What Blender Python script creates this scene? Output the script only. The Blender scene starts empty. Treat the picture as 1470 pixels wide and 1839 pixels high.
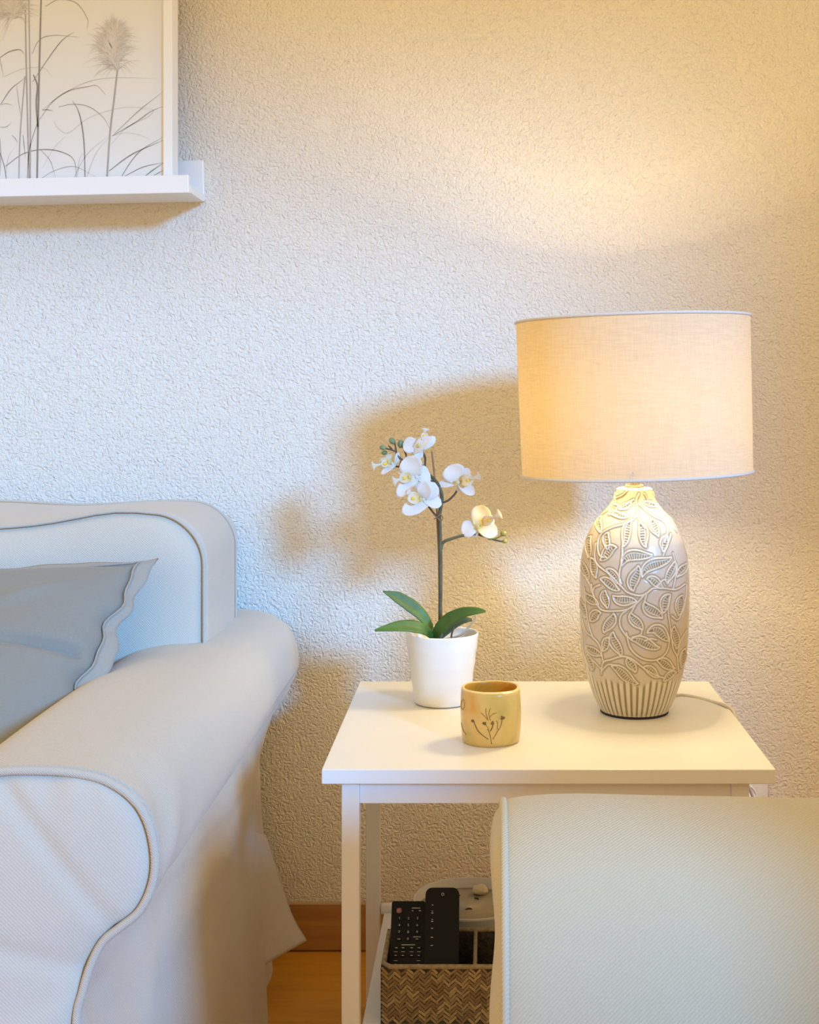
import bpy, bmesh, math, random
import numpy as np
from mathutils import Vector, Matrix

random.seed(7)
scene = bpy.context.scene
COL = scene.collection
PI = math.pi

# ------------------------------------------------------------------ camera, light, exposure
F = 2400.0                      # focal length in pixels of the 1470 x 1839 frame
CX, CY = 873.0, 704.0           # where the straight-ahead direction falls in the frame
CAMZ = 0.957
cam_d = bpy.data.cameras.new('camera')
cam_d.sensor_fit = 'VERTICAL'
cam_d.sensor_height = 36.0
cam_d.lens = 36.0 * F / 1839.0
cam_d.shift_x = (735.0 - CX) / 1839.0
cam_d.shift_y = -(919.5 - CY) / 1839.0
cam_d.clip_start = 0.02
cam = bpy.data.objects.new('camera', cam_d)
cam.location = (0, 0, CAMZ)
cam.rotation_euler = (PI / 2, 0, 0)
COL.objects.link(cam)
scene.camera = cam

world = bpy.data.worlds.new('world')
scene.world = world
world.use_nodes = True
bg = world.node_tree.nodes['Background']
bg.inputs[0].default_value = (1.0, 0.735, 0.385, 1)
bg.inputs[1].default_value = 1.08

sun_d = bpy.data.lights.new('daylight', 'SUN')
sun_d.energy = 4.6
sun_d.angle = math.radians(8.5)
sun_d.color = (0.12, 0.455, 1.0)
sun = bpy.data.objects.new('daylight', sun_d)
sun.rotation_euler = Vector((-0.68, 1.0, -0.36)).to_track_quat('-Z', 'Y').to_euler()
sun.location = (2.5, -2.5, 2.6)
COL.objects.link(sun)

vs = scene.view_settings
vs.view_transform = 'Standard'
vs.look = 'None'
vs.exposure = 0.0
vs.gamma = 1.0
vs.use_curve_mapping = False

BULB_W = 23.0
BULB_COL = (1.0, 0.78, 0.39)

WALL = 2.292                    # y of the plaster wall
TT = 0.5                        # height of the table top

# ------------------------------------------------------------------ helpers
def P(px, py, y):
    """world point seen at frame position (px, py) at depth y"""
    return Vector(((px - CX) * y / F, y, CAMZ - (py - CY) * y / F))

def link(o):
    COL.objects.link(o)
    return o

def empty(name, loc):
    o = bpy.data.objects.new(name, None)
    o.location = loc
    o.empty_display_size = 0.05
    return link(o)

def tag(o, label, cat, group=None):
    o['label'] = label
    o['category'] = cat
    if group:
        o['group'] = group
    return o

def struct(o):
    o['kind'] = 'structure'
    return o

def set_parent(o, parent):
    if parent is not None:
        o.parent = parent
        m = Matrix.Identity(4)
        p = parent
        if p.type == 'EMPTY':
            m = Matrix.Translation(-Vector(p.location))
        elif p.get('own_matrix'):
            m = p.matrix_basis.inverted()
        o.matrix_parent_inverse = m

def mesh_obj(name, verts, faces, mat, parent=None, smooth=True, label=None):
    me = bpy.data.meshes.new(name)
    me.from_pydata([tuple(v) for v in verts], [], faces)
    me.update()
    if smooth:
        me.polygons.foreach_set('use_smooth', [True] * len(me.polygons))
    if mat:
        me.materials.append(mat)
    o = link(bpy.data.objects.new(name, me))
    set_parent(o, parent)
    if label:
        o['label'] = label
    return o

def bm_obj(name, bm, mat, parent=None, smooth=False, label=None):
    bmesh.ops.recalc_face_normals(bm, faces=bm.faces)
    me = bpy.data.meshes.new(name)
    bm.to_mesh(me)
    bm.free()
    if smooth:
        me.polygons.foreach_set('use_smooth', [True] * len(me.polygons))
    if mat:
        me.materials.append(mat)
    o = link(bpy.data.objects.new(name, me))
    set_parent(o, parent)
    if label:
        o['label'] = label
    return o

def box_bm(x0, x1, y0, y1, z0, z1, bevel=0.0, seg=2, bm=None):
    b = bmesh.new()
    vs_ = [b.verts.new((x, y, z)) for x in (x0, x1) for y in (y0, y1) for z in (z0, z1)]
    for f in ((0, 1, 3, 2), (4, 6, 7, 5), (0, 4, 5, 1), (2, 3, 7, 6), (0, 2, 6, 4), (1, 5, 7, 3)):
        b.faces.new([vs_[i] for i in f])
    bmesh.ops.recalc_face_normals(b, faces=b.faces)
    if bevel > 0:
        bmesh.ops.bevel(b, geom=b.edges[:], offset=bevel, segments=seg, profile=0.5, affect='EDGES')
    return b

def box(name, x0, x1, y0, y1, z0, z1, mat, parent=None, bevel=0.0, seg=2, label=None):
    return bm_obj(name, box_bm(x0, x1, y0, y1, z0, z1, bevel, seg), mat, parent, label=label)

def catmull(pts, n=8, closed=False):
    pts = [Vector(p) for p in pts]
    if len(pts) < 3 and not closed:
        return [pts[0].lerp(pts[-1], i / n) for i in range(n + 1)]
    out = []
    m = len(pts)
    rng = range(m) if closed else range(m - 1)
    for i in rng:
        if closed:
            a, b, c, d = pts[(i - 1) % m], pts[i], pts[(i + 1) % m], pts[(i + 2) % m]
        else:
            b, c = pts[i], pts[i + 1]
            a = pts[i - 1] if i > 0 else b * 2 - c
            d = pts[i + 2] if i + 2 < m else c * 2 - b
        for k in range(n):
            t = k / n
            out.append(0.5 * ((2 * b) + (c - a) * t + (2 * a - 5 * b + 4 * c - d) * t * t
                              + (3 * b - a - 3 * c + d) * t ** 3))
    if not closed:
        out.append(pts[-1])
    return out

def tube_data(pts, r, seg=8, closed=False, flat=1.0):
    n = len(pts)
    rs = r if isinstance(r, (list, tuple)) else [r] * n
    verts, faces = [], []
    prev = None
    for i, p in enumerate(pts):
        if closed:
            t = (pts[(i + 1) % n] - pts[i - 1])
        else:
            t = pts[min(i + 1, n - 1)] - pts[max(i - 1, 0)]
        if t.length < 1e-9:
            t = Vector((0, 0, 1))
        t.normalize()
        if prev is None:
            up = Vector((0, 0, 1)) if abs(t.z) < 0.9 else Vector((1, 0, 0))
            nrm = (up - t * up.dot(t)).normalized()
        else:
            nrm = (prev - t * prev.dot(t))
            nrm = nrm.normalized() if nrm.length > 1e-9 else prev
        prev = nrm
        bi = t.cross(nrm)
        for k in range(seg):
            a = 2 * PI * k / seg
            verts.append(p + nrm * (math.cos(a) * rs[i]) + bi * (math.sin(a) * rs[i] * flat))
    for i in range(n if closed else n - 1):
        j = (i + 1) % n
        for k in range(seg):
            l = (k + 1) % seg
            faces.append((i * seg + k, i * seg + l, j * seg + l, j * seg + k))
    if not closed:
        faces.append(tuple(reversed(range(seg))))
        faces.append(tuple((n - 1) * seg + k for k in range(seg)))
    return verts, faces

def tube(name, pts, r, mat, parent=None, seg=8, closed=False, n=8, raw=False, flat=1.0, label=None):
    pp = [Vector(p) for p in pts] if raw else catmull(pts, n, closed)
    if isinstance(r, (list, tuple)) and not raw:
        m = len(pp)
        k = len(r) - 1
        rr = []
        for i in range(m):
            f = i / (m - 1) * k
            a = min(int(f), k - 1)
            rr.append(r[a] + (r[a + 1] - r[a]) * (f - a))
        r = rr
    v, f = tube_data(pp, r, seg, closed, flat)
    return mesh_obj(name, v, f, mat, parent, label=label)

def lathe(name, prof, center, mat, parent=None, seg=64, label=None, closed=False):
    """prof: list of (radius, z) in world z; open profile revolved about a vertical axis"""
    verts, faces = [], []
    n = len(prof)
    for r, z in prof:
        for k in range(seg):
            a = 2 * PI * k / seg
            verts.append((center[0] + r * math.cos(a), center[1] + r * math.sin(a), z))
    for i in range(n if closed else n - 1):
        j = (i + 1) % n
        for k in range(seg):
            l = (k + 1) % seg
            faces.append((i * seg + k, i * seg + l, j * seg + l, j * seg + k))
    if not closed:
        if prof[0][0] > 1e-6:
            faces.append(tuple(reversed(range(seg))))
        if prof[-1][0] > 1e-6:
            faces.append(tuple((n - 1) * seg + k for k in range(seg)))
    return mesh_obj(name, verts, faces, mat, parent, label=label)

def grid_obj(name, fn, nu, nv, mat, parent=None, closed_u=False, label=None):
    verts = [fn(i / nu, j / nv) for j in range(nv + 1) for i in range(nu + (0 if closed_u else 1))]
    w = nu if closed_u else nu + 1
    faces = []
    for j in range(nv):
        for i in range(nu):
            a = j * w + i
            b = j * w + (i + 1) % w
            faces.append((a, b, b + w, a + w))
    return mesh_obj(name, verts, faces, mat, parent, label=label)

def solidify(o, t, offset=0.0):
    m = o.modifiers.new('thickness', 'SOLIDIFY')
    m.thickness = t
    m.offset = offset
    return o

def subsurf(o, lv):
    m = o.modifiers.new('smooth', 'SUBSURF')
    m.levels = lv
    m.render_levels = lv
    return o

def smoothstep(a, b, x):
    t = min(1, max(0, (x - a) / (b - a)))
    return t * t * (3 - 2 * t)

# ------------------------------------------------------------------ materials
def new_mat(name):
    m = bpy.data.materials.new(name)
    m.use_nodes = True
    nt = m.node_tree
    b = nt.nodes['Principled BSDF']
    return m, nt, b

def N(nt, typ, **kw):
    n = nt.nodes.new(typ)
    for k, v in kw.items():
        setattr(n, k, v)
    return n

def plain(name, col, rough=0.5, metal=0.0, var=0.03, scale=30.0, bump=0.0, bscale=200.0, spec=0.5, coat=0.0):
    m, nt, b = new_mat(name)
    tc = N(nt, 'ShaderNodeTexCoord')
    no = N(nt, 'ShaderNodeTexNoise')
    no.inputs['Scale'].default_value = scale
    no.inputs['Detail'].default_value = 3
    nt.links.new(tc.outputs['Object'], no.inputs['Vector'])
    cr = N(nt, 'ShaderNodeValToRGB')
    cr.color_ramp.elements[0].position = 0.3
    cr.color_ramp.elements[1].position = 0.7
    cr.color_ramp.elements[0].color = tuple(max(0, c * (1 - var)) for c in col) + (1,)
    cr.color_ramp.elements[1].color = tuple(min(1, c * (1 + var)) for c in col) + (1,)
    nt.links.new(no.outputs['Fac'], cr.inputs['Fac'])
    nt.links.new(cr.outputs['Color'], b.inputs['Base Color'])
    b.inputs['Roughness'].default_value = rough
    b.inputs['Metallic'].default_value = metal
    b.inputs['Specular IOR Level'].default_value = spec
    if coat:
        b.inputs['Coat Weight'].default_value = coat
        b.inputs['Coat Roughness'].default_value = 0.08
    if bump:
        n2 = N(nt, 'ShaderNodeTexNoise')
        n2.inputs['Scale'].default_value = bscale
        nt.links.new(tc.outputs['Object'], n2.inputs['Vector'])
        bp = N(nt, 'ShaderNodeBump')
        bp.inputs['Strength'].default_value = 1.0
        bp.inputs['Distance'].default_value = bump
        nt.links.new(n2.outputs['Fac'], bp.inputs['Height'])
        nt.links.new(bp.outputs['Normal'], b.inputs['Normal'])
    return m

def math_node(nt, op, a, b=None, c=None):
    n = N(nt, 'ShaderNodeMath', operation=op)
    for i, v in enumerate((a, b, c)):
        if v is None:
            continue
        if isinstance(v, (int, float)):
            n.inputs[i].default_value = v
        else:
            nt.links.new(v, n.inputs[i])
    return n.outputs[0]

def plaster():
    m, nt, b = new_mat('plaster')
    tc = N(nt, 'ShaderNodeTexCoord')
    # wavy worm-like trowel texture
    warp = N(nt, 'ShaderNodeTexNoise')
    warp.inputs['Scale'].default_value = 75
    warp.inputs['Detail'].default_value = 1
    nt.links.new(tc.outputs['Object'], warp.inputs['Vector'])
    mix = N(nt, 'ShaderNodeVectorMath', operation='MULTIPLY_ADD')
    nt.links.new(warp.outputs['Color'], mix.inputs[0])
    mix.inputs[1].default_value = (0.008, 0.008, 0.008)
    nt.links.new(tc.outputs['Object'], mix.inputs[2])
    n1 = N(nt, 'ShaderNodeTexNoise')
    n1.inputs['Scale'].default_value = 135
    n1.inputs['Detail'].default_value = 1.5
    n1.inputs['Roughness'].default_value = 0.45
    nt.links.new(mix.outputs[0], n1.inputs['Vector'])
    ridge = math_node(nt, 'ABSOLUTE', math_node(nt, 'MULTIPLY_ADD', n1.outputs['Fac'], 2.0, -1.0))
    ridge = math_node(nt, 'SUBTRACT', 1.0, math_node(nt, 'MULTIPLY', ridge, 1.7))
    n2 = N(nt, 'ShaderNodeTexNoise')
    n2.inputs['Scale'].default_value = 220
    n2.inputs['Detail'].default_value = 2
    nt.links.new(mix.outputs[0], n2.inputs['Vector'])
    h = math_node(nt, 'ADD', math_node(nt, 'MULTIPLY', ridge, 0.55), math_node(nt, 'MULTIPLY', n2.outputs['Fac'], 0.6))
    # one small spot smoothed over with filler
    dist = N(nt, 'ShaderNodeVectorMath', operation='DISTANCE')
    nt.links.new(tc.outputs['Object'], dist.inputs[0])
    dist.inputs[1].default_value = tuple(P(586, 219, WALL))
    mr = N(nt, 'ShaderNodeMapRange', interpolation_type='SMOOTHSTEP')
    nt.links.new(dist.outputs['Value'], mr.inputs['Value'])
    mr.inputs['From Min'].default_value = 0.006
    mr.inputs['From Max'].default_value = 0.018
    mr.inputs['To Min'].default_value = 0.4
    h = math_node(nt, 'MULTIPLY', h, mr.outputs[0])
    bp = N(nt, 'ShaderNodeBump')
    bp.inputs['Strength'].default_value = 1.0
    bp.inputs['Distance'].default_value = 0.0032
    nt.links.new(h, bp.inputs['Height'])
    nt.links.new(bp.outputs['Normal'], b.inputs['Normal'])
    big = N(nt, 'ShaderNodeTexNoise')
    big.inputs['Scale'].default_value = 4
    nt.links.new(tc.outputs['Object'], big.inputs['Vector'])
    cr = N(nt, 'ShaderNodeValToRGB')
    cr.color_ramp.elements[0].color = (0.725, 0.675, 0.585, 1)
    cr.color_ramp.elements[1].color = (0.765, 0.715, 0.625, 1)
    nt.links.new(big.outputs['Fac'], cr.inputs['Fac'])
    nt.links.new(cr.outputs['Color'], b.inputs['Base Color'])
    b.inputs['Roughness'].default_value = 0.75
    b.inputs['Specular IOR Level'].default_value = 0.25
    return m

def fabric(name, col, flip=1.0, twill=0.00035, soft=0.004, softscale=9.0, rough=0.95, scale=165.0):
    m, nt, b = new_mat(name)
    tc = N(nt, 'ShaderNodeTexCoord')
    mp = N(nt, 'ShaderNodeMapping')
    mp.inputs['Scale'].default_value = (flip, 0.9, 1.0)
    nt.links.new(tc.outputs['Object'], mp.inputs['Vector'])
    wv = N(nt, 'ShaderNodeTexWave', bands_direction='DIAGONAL')
    wv.inputs['Scale'].default_value = scale
    wv.inputs['Distortion'].default_value = 1.2
    wv.inputs['Detail'].default_value = 1
    wv.inputs['Detail Scale'].default_value = 2.5
    nt.links.new(mp.outputs['Vector'], wv.inputs['Vector'])
    ns = N(nt, 'ShaderNodeTexNoise')
    ns.inputs['Scale'].default_value = softscale
    ns.inputs['Detail'].default_value = 2
    nt.links.new(tc.outputs['Object'], ns.inputs['Vector'])
    fine = N(nt, 'ShaderNodeTexNoise')
    fine.inputs['Scale'].default_value = 700
    nt.links.new(tc.outputs['Object'], fine.inputs['Vector'])
    b1 = N(nt, 'ShaderNodeBump')
    b1.inputs['Distance'].default_value = soft
    b1.inputs['Strength'].default_value = 0.6
    nt.links.new(ns.outputs['Fac'], b1.inputs['Height'])
    b2 = N(nt, 'ShaderNodeBump')
    b2.inputs['Distance'].default_value = twill
    b2.inputs['Strength'].default_value = 0.8
    nt.links.new(wv.outputs['Fac'], b2.inputs['Height'])
    nt.links.new(b1.outputs['Normal'], b2.inputs['Normal'])
    nt.links.new(b2.outputs['Normal'], b.inputs['Normal'])
    fac = math_node(nt, 'ADD', math_node(nt, 'MULTIPLY', wv.outputs['Fac'], 0.35), math_node(nt, 'MULTIPLY', fine.outputs['Fac'], 0.65))
    cr = N(nt, 'ShaderNodeValToRGB')
    cr.color_ramp.elements[0].position = 0.2
    cr.color_ramp.elements[1].position = 0.8
    cr.color_ramp.elements[0].color = tuple(c * 0.90 for c in col) + (1,)
    cr.color_ramp.elements[1].color = tuple(min(1, c * 1.06) for c in col) + (1,)
    nt.links.new(fac, cr.inputs['Fac'])
    nt.links.new(cr.outputs['Color'], b.inputs['Base Color'])
    b.inputs['Roughness'].default_value = rough
    b.inputs['Specular IOR Level'].default_value = 0.15
    b.inputs['Sheen Weight'].default_value = 0.15
    return m

def wood(name, c0, c1, axis='x', rough=0.35):
    m, nt, b = new_mat(name)
    tc = N(nt, 'ShaderNodeTexCoord')
    mp = N(nt, 'ShaderNodeMapping')
    mp.inputs['Scale'].default_value = (1.2, 14, 14) if axis == 'x' else (14, 1.2, 14)
    nt.links.new(tc.outputs['Object'], mp.inputs['Vector'])
    ns = N(nt, 'ShaderNodeTexNoise')
    ns.inputs['Scale'].default_value = 3.2
    ns.inputs['Detail'].default_value = 6
    ns.inputs['Distortion'].default_value = 0.8
    nt.links.new(mp.outputs['Vector'], ns.inputs['Vector'])
    cr = N(nt, 'ShaderNodeValToRGB')
    cr.color_ramp.elements[0].position = 0.3
    cr.color_ramp.elements[1].position = 0.72
    cr.color_ramp.elements[0].color = c0 + (1,)
    cr.color_ramp.elements[1].color = c1 + (1,)
    nt.links.new(ns.outputs['Fac'], cr.inputs['Fac'])
    nt.links.new(cr.outputs['Color'], b.inputs['Base Color'])
    b.inputs['Roughness'].default_value = rough
    bp = N(nt, 'ShaderNodeBump')
    bp.inputs['Distance'].default_value = 0.0003
    nt.links.new(ns.outputs['Fac'], bp.inputs['Height'])
    nt.links.new(bp.outputs['Normal'], b.inputs['Normal'])
    return m

def shade_cloth():
    m, nt, b = new_mat('linen_shade')
    nt.nodes.remove(b)
    out = nt.nodes['Material Output']
    tc = N(nt, 'ShaderNodeTexCoord')
    mp = N(nt, 'ShaderNodeMapping')
    mp.inputs['Scale'].default_value = (45, 45, 420)
    nt.links.new(tc.outputs['Object'], mp.inputs['Vector'])
    n1 = N(nt, 'ShaderNodeTexNoise')
    n1.inputs['Scale'].default_value = 1.0
    n1.inputs['Detail'].default_value = 3
    nt.links.new(mp.outputs['Vector'], n1.inputs['Vector'])
    mp2 = N(nt, 'ShaderNodeMapping')
    mp2.inputs['Scale'].default_value = (420, 420, 40)
    nt.links.new(tc.outputs['Object'], mp2.inputs['Vector'])
    n2 = N(nt, 'ShaderNodeTexNoise')
    n2.inputs['Scale'].default_value = 1.0
    n2.inputs['Detail'].default_value = 3
    nt.links.new(mp2.outputs['Vector'], n2.inputs['Vector'])
    f = math_node(nt, 'ADD', math_node(nt, 'MULTIPLY', n1.outputs['Fac'], 0.6), math_node(nt, 'MULTIPLY', n2.outputs['Fac'], 0.4))
    cr = N(nt, 'ShaderNodeValToRGB')
    cr.color_ramp.elements[0].position = 0.32
    cr.color_ramp.elements[1].position = 0.66
    cr.color_ramp.elements[0].color = (0.53, 0.46, 0.35, 1)
    cr.color_ramp.elements[1].color = (0.62, 0.545, 0.43, 1)
    nt.links.new(f, cr.inputs['Fac'])
    d = N(nt, 'ShaderNodeBsdfDiffuse')
    t = N(nt, 'ShaderNodeBsdfTranslucent')
    nt.links.new(cr.outputs['Color'], d.inputs['Color'])
    warm = N(nt, 'ShaderNodeMix', data_type='RGBA', blend_type='MULTIPLY')
    warm.inputs[0].default_value = 1.0
    nt.links.new(cr.outputs['Color'], warm.inputs[6])
    warm.inputs[7].default_value = (1.0, 0.82, 0.42, 1)
    nt.links.new(warm.outputs[2], t.inputs['Color'])
    mx = N(nt, 'ShaderNodeMixShader')
    mx.inputs[0].default_value = 0.15
    nt.links.new(d.outputs[0], mx.inputs[1])
    nt.links.new(t.outputs[0], mx.inputs[2])
    nt.links.new(mx.outputs[0], out.inputs['Surface'])
    return m

def petal_mat(name, c_in, c_out, trans=0.35):
    m, nt, b = new_mat(name)
    at = N(nt, 'ShaderNodeAttribute', attribute_name='t')
    cr = N(nt, 'ShaderNodeValToRGB')
    cr.color_ramp.elements[0].position = 0.02
    cr.color_ramp.elements[1].position = 0.5
    cr.color_ramp.elements[0].color = c_in + (1,)
    cr.color_ramp.elements[1].color = c_out + (1,)
    nt.links.new(at.outputs['Fac'], cr.inputs['Fac'])
    nt.links.new(cr.outputs['Color'], b.inputs['Base Color'])
    b.inputs['Roughness'].default_value = 0.6
    tr = N(nt, 'ShaderNodeBsdfTranslucent')
    nt.links.new(cr.outputs['Color'], tr.inputs['Color'])
    mx = N(nt, 'ShaderNodeMixShader')
    mx.inputs[0].default_value = trans
    out = nt.nodes['Material Output']
    nt.links.new(b.outputs[0], mx.inputs[1])
    nt.links.new(tr.outputs[0], mx.inputs[2])
    nt.links.new(mx.outputs[0], out.inputs['Surface'])
    return m

def attr_mat(name, rough=0.25, coat=0.4):
    m, nt, b = new_mat(name)
    at = N(nt, 'ShaderNodeAttribute', attribute_name='glaze')
    tc = N(nt, 'ShaderNodeTexCoord')
    ns = N(nt, 'ShaderNodeTexNoise')
    ns.inputs['Scale'].default_value = 60
    ns.inputs['Detail'].default_value = 4
    nt.links.new(tc.outputs['Object'], ns.inputs['Vector'])
    mr = N(nt, 'ShaderNodeMapRange')
    mr.inputs['To Min'].default_value = 0.9
    mr.inputs['To Max'].default_value = 1.08
    nt.links.new(ns.outputs['Fac'], mr.inputs['Value'])
    vm = N(nt, 'ShaderNodeVectorMath', operation='SCALE')
    nt.links.new(at.outputs['Color'], vm.inputs[0])
    nt.links.new(mr.outputs[0], vm.inputs['Scale'])
    nt.links.new(vm.outputs[0], b.inputs['Base Color'])
    b.inputs['Roughness'].default_value = rough
    b.inputs['Coat Weight'].default_value = coat
    b.inputs['Coat Roughness'].default_value = 0.12
    return m

def mottled(name, cols, scale=28, rough=0.25, coat=0.5):
    m, nt, b = new_mat(name)
    tc = N(nt, 'ShaderNodeTexCoord')
    ns = N(nt, 'ShaderNodeTexNoise')
    ns.inputs['Scale'].default_value = scale
    ns.inputs['Detail'].default_value = 3
    ns.inputs['Distortion'].default_value = 0.6
    nt.links.new(tc.outputs['Object'], ns.inputs['Vector'])
    cr = N(nt, 'ShaderNodeValToRGB')
    els = cr.color_ramp.elements
    while len(els) < len(cols):
        els.new(0.5)
    for i, c in enumerate(cols):
        els[i].position = 0.28 + 0.44 * i / (len(cols) - 1)
        els[i].color = c + (1,)
    nt.links.new(ns.outputs['Fac'], cr.inputs['Fac'])
    nt.links.new(cr.outputs['Color'], b.inputs['Base Color'])
    b.inputs['Roughness'].default_value = rough
    b.inputs['Coat Weight'].default_value = coat
    bp = N(nt, 'ShaderNodeBump')
    bp.inputs['Distance'].default_value = 0.0006
    nt.links.new(ns.outputs['Fac'], bp.inputs['Height'])
    nt.links.new(bp.outputs['Normal'], b.inputs['Normal'])
    return m

def strand_mat():
    m, nt, b = new_mat('seagrass_strand')
    oi = N(nt, 'ShaderNodeObjectInfo')
    cr = N(nt, 'ShaderNodeValToRGB')
    els = cr.color_ramp.elements
    els.new(0.5)
    for e, p, c in zip(els, (0.0, 0.55, 1.0), ((0.17, 0.105, 0.045, 1), (0.27, 0.185, 0.085, 1), (0.40, 0.29, 0.14, 1))):
        e.position = p
        e.color = c
    nt.links.new(oi.outputs['Random'], cr.inputs['Fac'])
    nt.links.new(cr.outputs['Color'], b.inputs['Base Color'])
    b.inputs['Roughness'].default_value = 0.45
    tc = N(nt, 'ShaderNodeTexCoord')
    ns = N(nt, 'ShaderNodeTexNoise')
    ns.inputs['Scale'].default_value = 900
    nt.links.new(tc.outputs['Object'], ns.inputs['Vector'])
    bp = N(nt, 'ShaderNodeBump')
    bp.inputs['Distance'].default_value = 0.0004
    nt.links.new(ns.outputs['Fac'], bp.inputs['Height'])
    nt.links.new(bp.outputs['Normal'], b.inputs['Normal'])
    return m

def pane_mat():
    m, nt, b = new_mat('clear_pane')
    nt.nodes.remove(b)
    out = nt.nodes['Material Output']
    tr = N(nt, 'ShaderNodeBsdfTransparent')
    gl = N(nt, 'ShaderNodeBsdfGlossy')
    gl.inputs['Roughness'].default_value = 0.12
    mx = N(nt, 'ShaderNodeMixShader')
    mx.inputs[0].default_value = 0.03
    nt.links.new(tr.outputs[0], mx.inputs[1])
    nt.links.new(gl.outputs[0], mx.inputs[2])
    nt.links.new(mx.outputs[0], out.inputs['Surface'])
    return m

def emission(name, col, s):
    m, nt, b = new_mat(name)
    b.inputs['Base Color'].default_value = (0.9, 0.9, 0.85, 1)
    b.inputs['Emission Color'].default_value = col + (1,)
    b.inputs['Emission Strength'].default_value = s
    return m

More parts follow.
